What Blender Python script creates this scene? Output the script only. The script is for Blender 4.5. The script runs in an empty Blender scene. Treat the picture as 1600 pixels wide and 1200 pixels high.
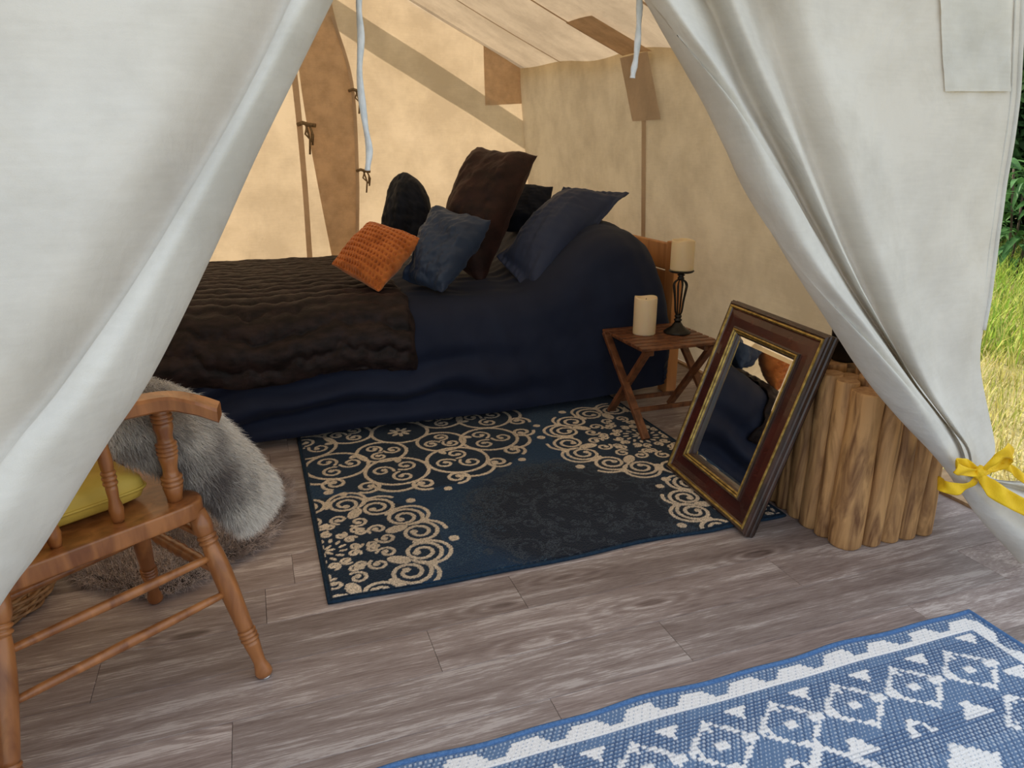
import bpy, bmesh, math, random
import numpy as np
from mathutils import Vector, Matrix, Euler
random.seed(7); rng = np.random.default_rng(7)
scn = bpy.context.scene
C = scn.collection
PI = math.pi

# ------------------------------------------------------------------ camera
FPX, PITCH, YAW, CAMH = 1130.0, math.radians(18.1), math.radians(19.5), 1.2
cd = bpy.data.cameras.new('camera'); cam = bpy.data.objects.new('camera', cd); C.objects.link(cam)
cd.sensor_fit = 'HORIZONTAL'; cd.sensor_width = 36.0; cd.lens = FPX / 1600 * 36
cd.clip_start = 0.02; cd.clip_end = 200
cam.location = (0, 0, CAMH); cam.rotation_euler = (PI/2 - PITCH, 0, -YAW)
scn.camera = cam
# ------------------------------------------------------------------ sky, sun, exposure
w = bpy.data.worlds.new('sky'); scn.world = w; w.use_nodes = True
bg = w.node_tree.nodes['Background']; bg.inputs[0].default_value = (0.84, 0.92, 1.0, 1); bg.inputs[1].default_value = 1.2
SUN = Vector((-0.22, 0.74, 0.64)).normalized()            # towards the sun: behind the tent, a little left
sd = bpy.data.lights.new('sun', 'SUN'); sd.energy = 6.3; sd.color = (1.0, 0.93, 0.80); sd.angle = math.radians(0.6)
so = bpy.data.objects.new('sun', sd); C.objects.link(so); so.rotation_euler = SUN.to_track_quat('Z', 'Y').to_euler()
so.location = (-3, 10, 9)
scn.view_settings.view_transform = 'Standard'; scn.view_settings.look = 'None'
scn.view_settings.gamma = 1.0; scn.view_settings.use_curve_mapping = False
scn.view_settings.exposure = 0.0

# ------------------------------------------------------------------ helpers
_Fh = np.array([math.sin(YAW), math.cos(YAW), 0]); _R = np.array([math.cos(YAW), -math.sin(YAW), 0]); _Z = np.array([0, 0, 1.])
_F = _Fh*math.cos(PITCH) - _Z*math.sin(PITCH); _U = _Fh*math.sin(PITCH) + _Z*math.cos(PITCH); _C = np.array([0, 0, CAMH])
def ray(x, y): return _F + _R*(x-800)/FPX + _U*(600-y)/FPX
def atY(x, y, Y): d = ray(x, y); return _C + d*(Y/d[1])
def atZ(x, y, Z=0): d = ray(x, y); return _C + d*((Z-CAMH)/d[2])

def wob(x, y, seed=0, f=1.0, n=6, gain=.62):
    r = np.random.default_rng(seed); o = 0; a = 1.0; k = 1.0
    for i in range(n):
        t = r.uniform(0, 2*PI); p = r.uniform(0, 6.28)
        o = o + a*np.sin(f*k*(np.cos(t)*x + np.sin(t)*y) + p); a *= gain; k *= 1.55
    return o

def link(name, me, m=None, parent=None, smooth=True):
    o = bpy.data.objects.new(name, me); C.objects.link(o)
    if m is not None and not me.materials: me.materials.append(m)
    if smooth:
        me.polygons.foreach_set('use_smooth', [True]*len(me.polygons))
    if parent is not None:
        o.parent = parent
        if not parent.get('_local'):
            o.matrix_parent_inverse = Matrix.Translation(-Vector(parent.location))
    return o
def mk(name, v, f, m=None, parent=None, smooth=True):
    me = bpy.data.meshes.new(name); me.from_pydata([tuple(map(float, p)) for p in v], [], f); me.update()
    return link(name, me, m, parent, smooth)
def tag(o, label, cat, group=None):
    o['label'] = label; o['category'] = cat
    if group: o['group'] = group
    return o
def struct(o, label=None, cat=None):
    o['kind'] = 'structure'
    if label: o['label'] = label
    if cat: o['category'] = cat
    return o
def thing(name, label, cat, loc=(0, 0, 0), rz=0, group=None, local=False):
    o = bpy.data.objects.new(name, None); C.objects.link(o); o.location = loc; o.rotation_euler = (0, 0, rz)
    o.empty_display_size = .1
    if local: o['_local'] = 1
    return tag(o, label, cat, group)
def grid_faces(nu, nv, closed_u=False):
    f = []
    for j in range(nv-1):
        for i in range(nu if closed_u else nu-1):
            a = j*nu+i; b = j*nu+(i+1) % nu
            f.append((a, b, b+nu, a+nu))
    return f
def grid(name, P, m, parent=None, smooth=True):          # P: array (nv, nu, 3)
    nv, nu = P.shape[:2]
    return mk(name, P.reshape(-1, 3), grid_faces(nu, nv), m, parent, smooth)
def catmull(P, n):                                       # P: (k, d) -> (n, d), uniform
    P = np.asarray(P, float); k = len(P); t = np.linspace(0, k-1, n); i = np.clip(t.astype(int), 0, k-2); s = (t-i)[:, None]
    E = np.vstack([2*P[0]-P[1], P, 2*P[-1]-P[-2]])
    a, b, c, d = E[i], E[i+1], E[i+2], E[i+3]
    return .5*((2*b) + (-a+c)*s + (2*a-5*b+4*c-d)*s**2 + (-a+3*b-3*c+d)*s**3)
def loft(rails, nv, nu):                                 # rails: list of equal-length point lists -> (nv, nu, 3)
    A = np.array([catmull(r, nv) for r in rails])        # (R, nv, 3)
    return np.array([catmull(A[:, j], nu) for j in range(nv)])
def boxv(x0, x1, y0, y1, z0, z1):
    v = [(x, y, z) for z in (z0, z1) for y in (y0, y1) for x in (x0, x1)]
    f = [(0, 2, 3, 1), (4, 5, 7, 6), (0, 1, 5, 4), (2, 6, 7, 3), (0, 4, 6, 2), (1, 3, 7, 5)]
    return v, f
def bevbox(name, dims, m, parent=None, loc=None, R=None, bev=.004, seg=2):
    bm = bmesh.new(); bmesh.ops.create_cube(bm, size=1)
    for q in bm.verts: q.co = Vector((q.co.x*dims[0], q.co.y*dims[1], q.co.z*dims[2]))
    bmesh.ops.bevel(bm, geom=list(bm.edges), offset=bev, segments=seg, affect='EDGES', profile=.6)
    M = Matrix.Translation(loc if loc is not None else (0, 0, 0))
    if R is not None: M = M @ R.to_4x4()
    bm.transform(M)
    me = bpy.data.meshes.new(name); bm.to_mesh(me); bm.free()
    return link(name, me, m, parent, False)
def beam(name, a, b, wd, th, m, parent=None, up=(0, 0, 1), bev=.003):
    a = Vector(a); b = Vector(b); z = (b-a).normalized(); x = Vector(up).cross(z)
    if x.length < 1e-4: x = Vector((1, 0, 0)).cross(z)
    x.normalize(); y = z.cross(x); R = Matrix((x, y, z)).transposed()
    return bevbox(name, (wd, th, (b-a).length), m, parent, (a+b)/2, R, bev)
def lathe_pts(prof, n=20):                               # prof [(r,z)]
    v = []
    for r, z in prof:
        for i in range(n):
            a = 2*PI*i/n; v.append((r*math.cos(a), r*math.sin(a), z))
    f = grid_faces(n, len(prof), True)
    f.append(tuple(range(n))[::-1]); k = (len(prof)-1)*n; f.append(tuple(range(k, k+n)))
    return v, f
def lathe(name, prof, m, parent=None, a=None, b=None, n=20, loc=None, smooth=True):
    """turned piece; along a->b with z in 0..1 of the profile when a,b are given"""
    if a is not None:
        a = Vector(a); b = Vector(b); L = (b-a).length; v, f = lathe_pts([(r, z*L) for r, z in prof], n)
        q = (b-a).to_track_quat('Z', 'Y'); v = [tuple(a + q @ Vector(p)) for p in v]
    else:
        v, f = lathe_pts(prof, n)
        if loc is not None: v = [(p[0]+loc[0], p[1]+loc[1], p[2]+loc[2]) for p in v]
    return mk(name, v, f, m, parent, smooth)
def tube_vf(P, r, n=8, closed=False):
    P = [Vector(p) for p in P]; k = len(P); rr = r if hasattr(r, '__len__') else [r]*k
    v = []; prev = None
    for i, p in enumerate(P):
        if closed: t = P[(i+1) % k]-P[i-1]
        else: t = P[min(i+1, k-1)]-P[max(i-1, 0)]
        t.normalize()
        if prev is None:
            x = t.cross(Vector((0, 0, 1)));  x = x if x.length > 1e-3 else t.cross(Vector((1, 0, 0)))
        else: x = prev - t*prev.dot(t)
        x.normalize(); prev = x; y = t.cross(x)
        for j in range(n):
            a = 2*PI*j/n; v.append(tuple(p + (x*math.cos(a)+y*math.sin(a))*rr[i]))
    f = grid_faces(n, k, True)
    if closed:
        for j in range(n): f.append(((k-1)*n+j, (k-1)*n+(j+1) % n, (j+1) % n, j))
    else:
        f.append(tuple(range(n))[::-1]); f.append(tuple(range((k-1)*n, k*n)))
    return v, f
def tube(name, P, r, m, parent=None, n=8, closed=False):
    v, f = tube_vf(P, r, n, closed); return mk(name, v, f, m, parent)
def merge(vfs):
    V = []; Fc = []
    for v, f in vfs:
        o = len(V); V += list(v); Fc += [tuple(i+o for i in q) for q in f]
    return V, Fc
def setcol(o, arr, name='col'):
    a = o.data.color_attributes.new(name, 'FLOAT_COLOR', 'POINT')
    c = np.ones((len(o.data.vertices), 4), np.float32); c[:, :3] = arr; a.data.foreach_set('color', c.ravel())

# ------------------------------------------------------------------ materials
MAT = {}
def nodes(name):
    m = bpy.data.materials.new(name); m.use_nodes = True; nt = m.node_tree
    return m, nt, nt.nodes['Principled BSDF'], nt.nodes['Material Output']
def N(nt, t, **kw):
    n = nt.nodes.new(t)
    for k, v in kw.items(): setattr(n, k, v)
    return n
def coords(nt, scale, src='Object', rnd=False):
    tc = N(nt, 'ShaderNodeTexCoord'); mp = N(nt, 'ShaderNodeMapping'); mp.inputs['Scale'].default_value = scale
    nt.links.new(tc.outputs[src], mp.inputs['Vector'])
    if rnd:
        oi = N(nt, 'ShaderNodeObjectInfo'); ml = N(nt, 'ShaderNodeMath', operation='MULTIPLY'); ml.inputs[1].default_value = 37.0
        nt.links.new(oi.outputs['Random'], ml.inputs[0]); nt.links.new(ml.outputs[0], mp.inputs['Location'])
    return mp
def ramp(nt, stops):
    r = N(nt, 'ShaderNodeValToRGB'); e = r.color_ramp.elements
    while len(e) < len(stops): e.new(.5)
    for q, (p, c) in zip(e, stops): q.position = p; q.color = (*c, 1)
    return r
def mat(name, c1, c2=None, scale=(8, 8, 8), rough=.6, bump=0, bscale=None, metal=0, sheen=0, spec=.5, lo=.35, hi=.65, detail=5, rnd=False, dist=0, coat=0, sheen_tint=None, wave=None):
    m, nt, b, out = nodes(name); L = nt.links.new
    c2 = c2 or c1
    mp = coords(nt, scale, rnd=rnd); nz = N(nt, 'ShaderNodeTexNoise'); nz.inputs['Scale'].default_value = 1; nz.inputs['Detail'].default_value = detail
    nz.inputs['Distortion'].default_value = dist; L(mp.outputs[0], nz.inputs['Vector'])
    r = ramp(nt, [(lo, c1), (hi, c2)]); L(nz.outputs['Fac'], r.inputs[0]); L(r.outputs[0], b.inputs['Base Color'])
    b.inputs['Roughness'].default_value = rough; b.inputs['Metallic'].default_value = metal; b.inputs['Specular IOR Level'].default_value = spec
    b.inputs['Sheen Weight'].default_value = sheen; b.inputs['Coat Weight'].default_value = coat
    if sheen_tint: b.inputs['Sheen Tint'].default_value = (*sheen_tint, 1)
    if bump:
        mp2 = coords(nt, bscale or scale, rnd=rnd); n2 = N(nt, 'ShaderNodeTexNoise'); n2.inputs['Scale'].default_value = 1; n2.inputs['Detail'].default_value = 4
        L(mp2.outputs[0], n2.inputs['Vector']); bp = N(nt, 'ShaderNodeBump'); bp.inputs['Strength'].default_value = bump; bp.inputs['Distance'].default_value = .004
        L(n2.outputs['Fac'], bp.inputs['Height']); L(bp.outputs[0], b.inputs['Normal'])
    MAT[name] = m; return m
def canvas(name, c1, c2, tr, fac, mott=3.0):
    m, nt, b, out = nodes(name); L = nt.links.new
    mp = coords(nt, (mott,)*3); nz = N(nt, 'ShaderNodeTexNoise'); nz.inputs['Scale'].default_value = 1; nz.inputs['Detail'].default_value = 9; nz.inputs['Roughness'].default_value = .62
    L(mp.outputs[0], nz.inputs['Vector']); mpt = coords(nt, (14, 14, 130)); nzt = N(nt, 'ShaderNodeTexNoise'); nzt.inputs['Scale'].default_value = 1; nzt.inputs['Detail'].default_value = 5; L(mpt.outputs[0], nzt.inputs['Vector'])
    mxn = N(nt, 'ShaderNodeMath', operation='MULTIPLY_ADD'); mxn.inputs[1].default_value = .14; L(nzt.outputs['Fac'], mxn.inputs[0]); sbn = N(nt, 'ShaderNodeMath', operation='SUBTRACT'); sbn.inputs[1].default_value = .07; L(nz.outputs['Fac'], sbn.inputs[0]); L(sbn.outputs[0], mxn.inputs[2])
    r = ramp(nt, [(.36, c1), (.62, c2)]); L(mxn.outputs[0], r.inputs[0])
    mx = N(nt, 'ShaderNodeMixRGB', blend_type='MULTIPLY'); mx.inputs[0].default_value = 1; L(r.outputs[0], mx.inputs[1]); mx.inputs[2].default_value = (*tr, 1)
    df = N(nt, 'ShaderNodeBsdfDiffuse'); tl = N(nt, 'ShaderNodeBsdfTranslucent'); ms = N(nt, 'ShaderNodeMixShader'); ms.inputs[0].default_value = fac
    L(r.outputs[0], df.inputs[0]); L(mx.outputs[0], tl.inputs[0]); L(df.outputs[0], ms.inputs[1]); L(tl.outputs[0], ms.inputs[2]); L(ms.outputs[0], out.inputs[0])
    mp2 = coords(nt, (420, 420, 420)); n2 = N(nt, 'ShaderNodeTexNoise'); n2.inputs['Scale'].default_value = 1; n2.inputs['Detail'].default_value = 2; L(mp2.outputs[0], n2.inputs['Vector'])
    bp = N(nt, 'ShaderNodeBump'); bp.inputs['Strength'].default_value = .25; bp.inputs['Distance'].default_value = .002; L(n2.outputs['Fac'], bp.inputs['Height'])
    mp3 = coords(nt, (5, 5, 3.5)); n3 = N(nt, 'ShaderNodeTexNoise'); n3.inputs['Scale'].default_value = 1; n3.inputs['Detail'].default_value = 4; n3.inputs['Distortion'].default_value = .6; L(mp3.outputs[0], n3.inputs['Vector'])
    b3 = N(nt, 'ShaderNodeBump'); b3.inputs['Strength'].default_value = .5; b3.inputs['Distance'].default_value = .03; L(n3.outputs['Fac'], b3.inputs['Height']); L(b3.outputs[0], bp.inputs['Normal'])
    L(bp.outputs[0], df.inputs['Normal']); L(b3.outputs[0], tl.inputs['Normal'])
    nt.nodes.remove(b); MAT[name] = m; return m
def vcol(name, rough=.9, nscale=300, namt=.35, bump=.6, bs=None, sheen=.0, backlit=0):
    m, nt, b, out = nodes(name); L = nt.links.new
    at = N(nt, 'ShaderNodeVertexColor', layer_name='col'); mp = coords(nt, (nscale,)*3); nz = N(nt, 'ShaderNodeTexNoise'); nz.inputs['Scale'].default_value = 1; nz.inputs['Detail'].default_value = 3
    L(mp.outputs[0], nz.inputs['Vector']); r = ramp(nt, [(.3, (1-namt,)*3), (.7, (1+namt,)*3)]); L(nz.outputs['Fac'], r.inputs[0])
    mx = N(nt, 'ShaderNodeMixRGB', blend_type='MULTIPLY'); mx.inputs[0].default_value = 1; L(at.outputs[0], mx.inputs[1]); L(r.outputs[0], mx.inputs[2]); L(mx.outputs[0], b.inputs['Base Color'])
    b.inputs['Roughness'].default_value = rough; b.inputs['Specular IOR Level'].default_value = .2; b.inputs['Sheen Weight'].default_value = sheen
    if bump:
        bp = N(nt, 'ShaderNodeBump'); bp.inputs['Strength'].default_value = bump; bp.inputs['Distance'].default_value = .003; L(nz.outputs['Fac'], bp.inputs['Height']); L(bp.outputs[0], b.inputs['Normal'])
    if backlit:
        tl = N(nt, 'ShaderNodeBsdfTranslucent'); ms = N(nt, 'ShaderNodeMixShader'); ms.inputs[0].default_value = backlit
        L(mx.outputs[0], tl.inputs[0]); L(b.outputs[0], ms.inputs[1]); L(tl.outputs[0], ms.inputs[2]); L(ms.outputs[0], out.inputs[0])
    MAT[name] = m; return m

canvas('canvas', (.60, .55, .48), (.76, .71, .63), (1.0, .79, .58), .35)
canvas('canvas_flap', (.63, .625, .60), (.77, .77, .75), (1.0, .86, .66), .20, 3.0)
canvas('canvas_patch', (.50, .43, .35), (.66, .58, .48), (1.0, .72, .46), .34, 8)
canvas('tape', (.50, .44, .37), (.60, .53, .45), (1.0, .74, .52), .30, 5)
mat('strap', (.62, .66, .70), (.75, .77, .80), (60, 60, 60), .85, .4, (300, 300, 60), spec=.2)
mat('cord', (.17, .12, .07), (.28, .21, .13), (90, 90, 90), .9, .4, spec=.2)
mat('duvet', (.008, .013, .034), (.012, .019, .046), (3, 3, 3), .7, .15, (25, 25, 25), sheen=.03, spec=.22)
mat('throw', (.006, .004, .0045), (.026, .016, .016), (14, 40, 30), .55, .7, (60, 60, 60), sheen=.05, spec=.2, sheen_tint=(.6, .45, .5))
mat('pillow_slate', (.020, .035, .074), (.032, .052, .100), (6, 6, 6), .48, .15, (40, 40, 40), sheen=.12, spec=.35, sheen_tint=(.5, .6, .8))
mat('pillow_black', (.003, .005, .011), (.008, .012, .024), (20, 20, 8), .75, .35, (90, 90, 40), sheen=.06, spec=.2)
mat('pillow_brown', (.013, .006, .006), (.036, .015, .013), (12, 12, 20), .6, .5, (120, 120, 60), sheen=.12, spec=.25, sheen_tint=(.6, .35, .3))
mat('pillow_sham', (.017, .028, .070), (.024, .038, .088), (5, 5, 5), .62, .15, (60, 60, 60), sheen=.05, spec=.3)
mat('orange', (.42, .115, .022), (.60, .19, .045), (20, 20, 20), .85, .3, (200, 200, 200), sheen=.3, spec=.2)
mat('pine', (.42, .17, .055), (.62, .29, .10), (14, 14, 2.5), .45, .1, (60, 60, 6), dist=.6)
mat('teak', (.09, .032, .014), (.22, .085, .035), (30, 30, 4), .42, .15, (80, 80, 10), dist=.5)
mat('maple', (.22, .075, .022), (.44, .175, .055), (26, 26, 5), .32, .06, (60, 60, 10), coat=.25, dist=.6)
mat('log', (.14, .056, .020), (.60, .34, .14), (22, 22, 3.4), .6, .6, (60, 60, 9), dist=1.8, rnd=True, lo=.30, hi=.62, detail=8)
mat('log_end', (.34, .18, .08), (.5, .3, .15), (60, 60, 60), .75, .2)
mat('burgundy', (.040, .010, .008), (.078, .018, .012), (5, 5, 9), .26, .05, coat=.4, dist=.8)
mat('frame_dark', (.020, .010, .007), (.060, .026, .017), (40, 40, 12), .34, .15, coat=.3)
mat('gold', (.26, .17, .045), (.55, .40, .13), (50, 50, 50), .38, .3, metal=.75)
mat('black_paint', (.004, .004, .004), (.012, .011, .010), (30, 30, 30), .4)
mat('iron', (.008, .007, .006), (.022, .020, .018), (50, 50, 50), .42, .2, metal=.35)
mat('pot', (.004, .004, .004), (.010, .010, .010), (20, 20, 20), .35)
mat('cushion', (.52, .36, .055), (.66, .47, .09), (8, 8, 8), .6, .15, (80, 80, 80), spec=.3)
mat('ribbon', (.80, .50, .010), (.92, .62, .025), (20, 20, 20), .5, .3, (300, 300, 300), spec=.3)
mat('wicker', (.27, .13, .05), (.48, .27, .12), (40, 40, 40), .55, .2)
mat('white_sheet', (.75, .75, .75), (.85, .85, .85), (6, 6, 6), .8)
mat('metal_cap', (.5, .5, .5), (.6, .6, .6), (9, 9, 9), .3, metal=1)
mat('pole', (.2, .13, .07), (.32, .22, .13), (6, 6, 2), .8, .4)
mat('sill', (.36, .22, .11), (.52, .35, .19), (6, 30, 30), .7, .2)
mat('dark_base', (.03, .018, .010), (.05, .03, .018), (6, 30, 30), .7)
mat('earth', (.30, .26, .10), (.52, .45, .22), (2.5, 2.5, 2.5), .95, .8, (20, 20, 20))
mat('bark', (.06, .04, .025), (.13, .09, .06), (10, 10, 3), .9, .6)
vcol('grass', .8, 20, .3, 0, backlit=.35)
vcol('leaf', .5, 20, .25, 0, backlit=.25)
vcol('fur', .75, 60, .1, 0, sheen=.2)
vcol('rug_pile', .95, 260, .45, .8, sheen=.1)
vcol('rug_weave', .85, 500, .15, .5)
m, nt, b, out = nodes('wax'); b.inputs['Base Color'].default_value = (.78, .64, .42, 1); b.inputs['Roughness'].default_value = .5
b.inputs['Subsurface Weight'].default_value = .5; b.inputs['Subsurface Radius'].default_value = (.02, .012, .006); b.inputs['Subsurface Scale'].default_value = .5; MAT['wax'] = m
m, nt, b, out = nodes('mirror_glass'); b.inputs['Base Color'].default_value = (.86, .89, .9, 1); b.inputs['Metallic'].default_value = 1; b.inputs['Roughness'].default_value = .015; MAT['mirror'] = m
# vinyl plank: long streaks, knots, per-plank tone
m, nt, b, out = nodes('plank'); L = nt.links.new
oi = N(nt, 'ShaderNodeObjectInfo')
mp = coords(nt, (1.5, 15, 1), rnd=True); n1 = N(nt, 'ShaderNodeTexNoise'); n1.inputs['Scale'].default_value = 1; n1.inputs['Detail'].default_value = 9; n1.inputs['Roughness'].default_value = .68; n1.inputs['Distortion'].default_value = .5; L(mp.outputs[0], n1.inputs['Vector'])
mp = coords(nt, (14, 230, 1), rnd=True); n2 = N(nt, 'ShaderNodeTexNoise'); n2.inputs['Scale'].default_value = 1; n2.inputs['Detail'].default_value = 6; n2.inputs['Roughness'].default_value = .75; L(mp.outputs[0], n2.inputs['Vector'])
mp = coords(nt, (1.9, 7.0, 1), rnd=True); n3 = N(nt, 'ShaderNodeTexNoise'); n3.inputs['Scale'].default_value = 1; n3.inputs['Detail'].default_value = 2; L(mp.outputs[0], n3.inputs['Vector'])
vm = N(nt, 'ShaderNodeMixRGB'); vm.inputs[0].default_value = .12; L(mp.outputs[0], vm.inputs[1]); L(n3.outputs['Color'], vm.inputs[2])
vo = N(nt, 'ShaderNodeTexVoronoi'); vo.inputs['Scale'].default_value = 1.0; L(vm.outputs[0], vo.inputs['Vector'])                  # knots with rings round them
rg = N(nt, 'ShaderNodeMath', operation='MULTIPLY'); rg.inputs[1].default_value = 62; L(vo.outputs['Distance'], rg.inputs[0])
sn = N(nt, 'ShaderNodeMath', operation='SINE'); L(rg.outputs[0], sn.inputs[0])
fo = N(nt, 'ShaderNodeMapRange'); fo.inputs[1].default_value = .05; fo.inputs[2].default_value = .42; fo.inputs[3].default_value = .10; fo.inputs[4].default_value = 0.0; L(vo.outputs['Distance'], fo.inputs[0])
rm = N(nt, 'ShaderNodeMath', operation='MULTIPLY'); L(sn.outputs[0], rm.inputs[0]); L(fo.outputs[0], rm.inputs[1])
kn = N(nt, 'ShaderNodeMapRange'); kn.inputs[1].default_value = .02; kn.inputs[2].default_value = .11; kn.inputs[3].default_value = -.30; kn.inputs[4].default_value = 0.0; L(vo.outputs['Distance'], kn.inputs[0])
ak = N(nt, 'ShaderNodeMath', operation='ADD'); L(rm.outputs[0], ak.inputs[0]); L(kn.outputs[0], ak.inputs[1])
s2 = N(nt, 'ShaderNodeMath', operation='ADD'); L(ak.outputs[0], s2.inputs[0]); L(n1.outputs['Fac'], s2.inputs[1])
ad = N(nt, 'ShaderNodeMath', operation='MULTIPLY_ADD'); ad.inputs[1].default_value = .75; L(n2.outputs['Fac'], ad.inputs[0]); L(s2.outputs[0], ad.inputs[2])
r = ramp(nt, [(.52, (.10, .072, .067)), (.76, (.235, .182, .170)), (.94, (.35, .290, .275)), (1.12, (.52, .46, .445))]); r.color_ramp.elements[3].position = 1.0; L(ad.outputs[0], r.inputs[0])
mr = N(nt, 'ShaderNodeMapRange'); mr.inputs[3].default_value = .80; mr.inputs[4].default_value = 1.18; L(oi.outputs['Random'], mr.inputs[0])
mx = N(nt, 'ShaderNodeMixRGB', blend_type='MULTIPLY'); mx.inputs[0].default_value = 1; L(r.outputs[0], mx.inputs[1]); L(mr.outputs[0], mx.inputs[2]); L(mx.outputs[0], b.inputs['Base Color'])
b.inputs['Roughness'].default_value = .5; b.inputs['Specular IOR Level'].default_value = .4
bp = N(nt, 'ShaderNodeBump'); bp.inputs['Strength'].default_value = .25; bp.inputs['Distance'].default_value = .002; L(ad.outputs[0], bp.inputs['Height']); L(bp.outputs[0], b.inputs['Normal']); MAT['plank'] = m

# ================================================================== SETTING
XR0, XR1, XL, XRIDGE, YF, YB = 2.30, 2.15, -1.02, .60, 1.52, 5.88      # wall base, eave, left wall, ridge, front, back
def eave_z(Y): return 1.60 + (Y-YF)/(YB-YF)*.20
def ridge_z(Y): return 2.42 + (Y-YF)/(YB-YF)*.16
# floor: base slab plus single planks
v, f = boxv(-1.35, 2.27, -1.2, 6.0, -.12, -.008)
floor = struct(mk('floor', v, f, MAT['dark_base'], None, False), 'grey brown wood plank floor of the tent and porch', 'floor')
PW, PLn = .168, 1.066
bmp = bmesh.new(); bmesh.ops.create_cube(bmp, size=1)
for q in bmp.verts: q.co = Vector((q.co.x*(PLn-.0009), q.co.y*(PW-.0009), q.co.z*.008))
bmesh.ops.bevel(bmp, geom=[e for e in bmp.edges if all(x.co.z > 0 for x in e.verts)], offset=.0007, segments=1, affect='EDGES')
pme = bpy.data.meshes.new('plank'); bmp.to_mesh(pme); bmp.free(); pme.materials.append(MAT['plank'])
rowoff = {0: .533, 1: -.152, 2: .323, 3: .608, 4: -.07, 5: .012}
pk = 0
for rI in range(-10, 27):
    y = 1.245 + (rI-1)*PW + PW/2
    off = rowoff.get(rI, random.random()*PLn)
    for cI in range(-3, 4):
        x = off + PLn*cI + PLn/2
        x0, x1 = max(x-PLn/2, -1.35), min(x+PLn/2, 2.27)
        if x1-x0 < .05: continue
        o = bpy.data.objects.new('plank', pme); C.objects.link(o); o.parent = floor
        o.location = ((x0+x1)/2, y, -.004); o.scale = ((x1-x0)/PLn, 1, 1)
# sunlit sill along the right side of the platform
sill = struct(mk('trim_1', *boxv(2.27, 2.33, -1.2, 6.0, -.25, .012), MAT['sill'], None, False), 'pale wooden sill board along the edge of the floor', 'sill')
ledge = tag(bevbox('deck_board', (.20, 5.0, .03), MAT['sill'], None, (2.46, 3.2, -.06), bev=.004), 'sunlit outer deck board beside the platform sill', 'board')
# back wall (gable)
nu, nv = 80, 60
U, V = np.meshgrid(np.linspace(0, 1, nu), np.linspace(0, 1, nv))
def wall_x(Y, z, eav=1.7): return XR1 + (XR0-XR1)*np.clip(1-z/eav, 0, 1)
xr = wall_x(YB, V*1.8)
X = XL-.15 + U*(xr+.05-XL+.15)
xt = XL + U*(XR1-XL)
zt = np.where(xt > XRIDGE, ridge_z(YB) + (xt-XRIDGE)/(XR1-XRIDGE)*(eave_z(YB)-ridge_z(YB)), ridge_z(YB) + (XRIDGE-xt)/(XRIDGE-XL)*(eave_z(YB)-ridge_z(YB)))
Zz = V*(zt+.05)
edge = np.minimum(np.minimum(U, 1-U)*6, 1)*np.minimum(np.minimum(V, 1-V)*6, 1)
d = (.010*np.sin(9*(X*.82+Zz*.55)) + .012*wob(X, Zz, 3, 3.2)*.5 + .010*np.maximum(0, np.sin(16*(X*.80+Zz*.62)+2*wob(X, Zz, 5, 1.5)*.3))*np.clip(1-np.abs(X-1.2)/.6, 0, 1))*edge
Pb = np.stack([X, YB + d, Zz], -1)
wall_back = struct(grid('wall_back', Pb, MAT['canvas']), 'sun-glowing cream canvas back wall of the tent', 'tent wall')
def on_back(name, poly, m, off=.012, parent=None, n=10):
    """a cloth piece on the inside of the back wall; poly = 2 rails in (x,z)"""
    a = catmull(poly[0], n*3); c = catmull(poly[1], n*3); t = np.linspace(0, 1, n)[None, :, None]
    q = a[:, None]*(1-t) + c[:, None]*t
    return grid(name, np.stack([q[..., 0], YB-off-.006*np.sin(q[..., 1]*7+q[..., 0]*9), q[..., 1]], -1), m, parent or wall_back)
# overlap flap of the back door, its narrow hem, corner patch
fl = on_back('door_overlap', ([(.46, 2.42), (.44, 1.90), (.46, 1.43), (.53, .75), (.62, .0)], [(.66, 2.42), (.73, 2.05), (.81, 1.60), (.80, 1.0), (.765, .0)]), MAT['canvas_patch'], .025)
on_back('door_hem', ([(.355, 2.2), (.385, 1.645), (.395, 1.0), (.385, .42), (.385, 0)], [(.405, 2.2), (.430, 1.645), (.435, 1.0), (.425, .42), (.425, 0)]), MAT['tape'], .02)
on_back('door_edge', ([(.69, 2.1), (.800, 1.64), (.795, 1.0), (.757, .4), (.745, 0)], [(.715, 2.1), (.825, 1.64), (.822, 1.0), (.785, .4), (.773, 0)]), MAT['tape'], .036)
on_back('corner_patch', ([(1.845, 1.955), (1.85, 1.518)], [(2.145, 1.80), (2.165, 1.538)]), MAT['canvas_patch'], .014)
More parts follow.
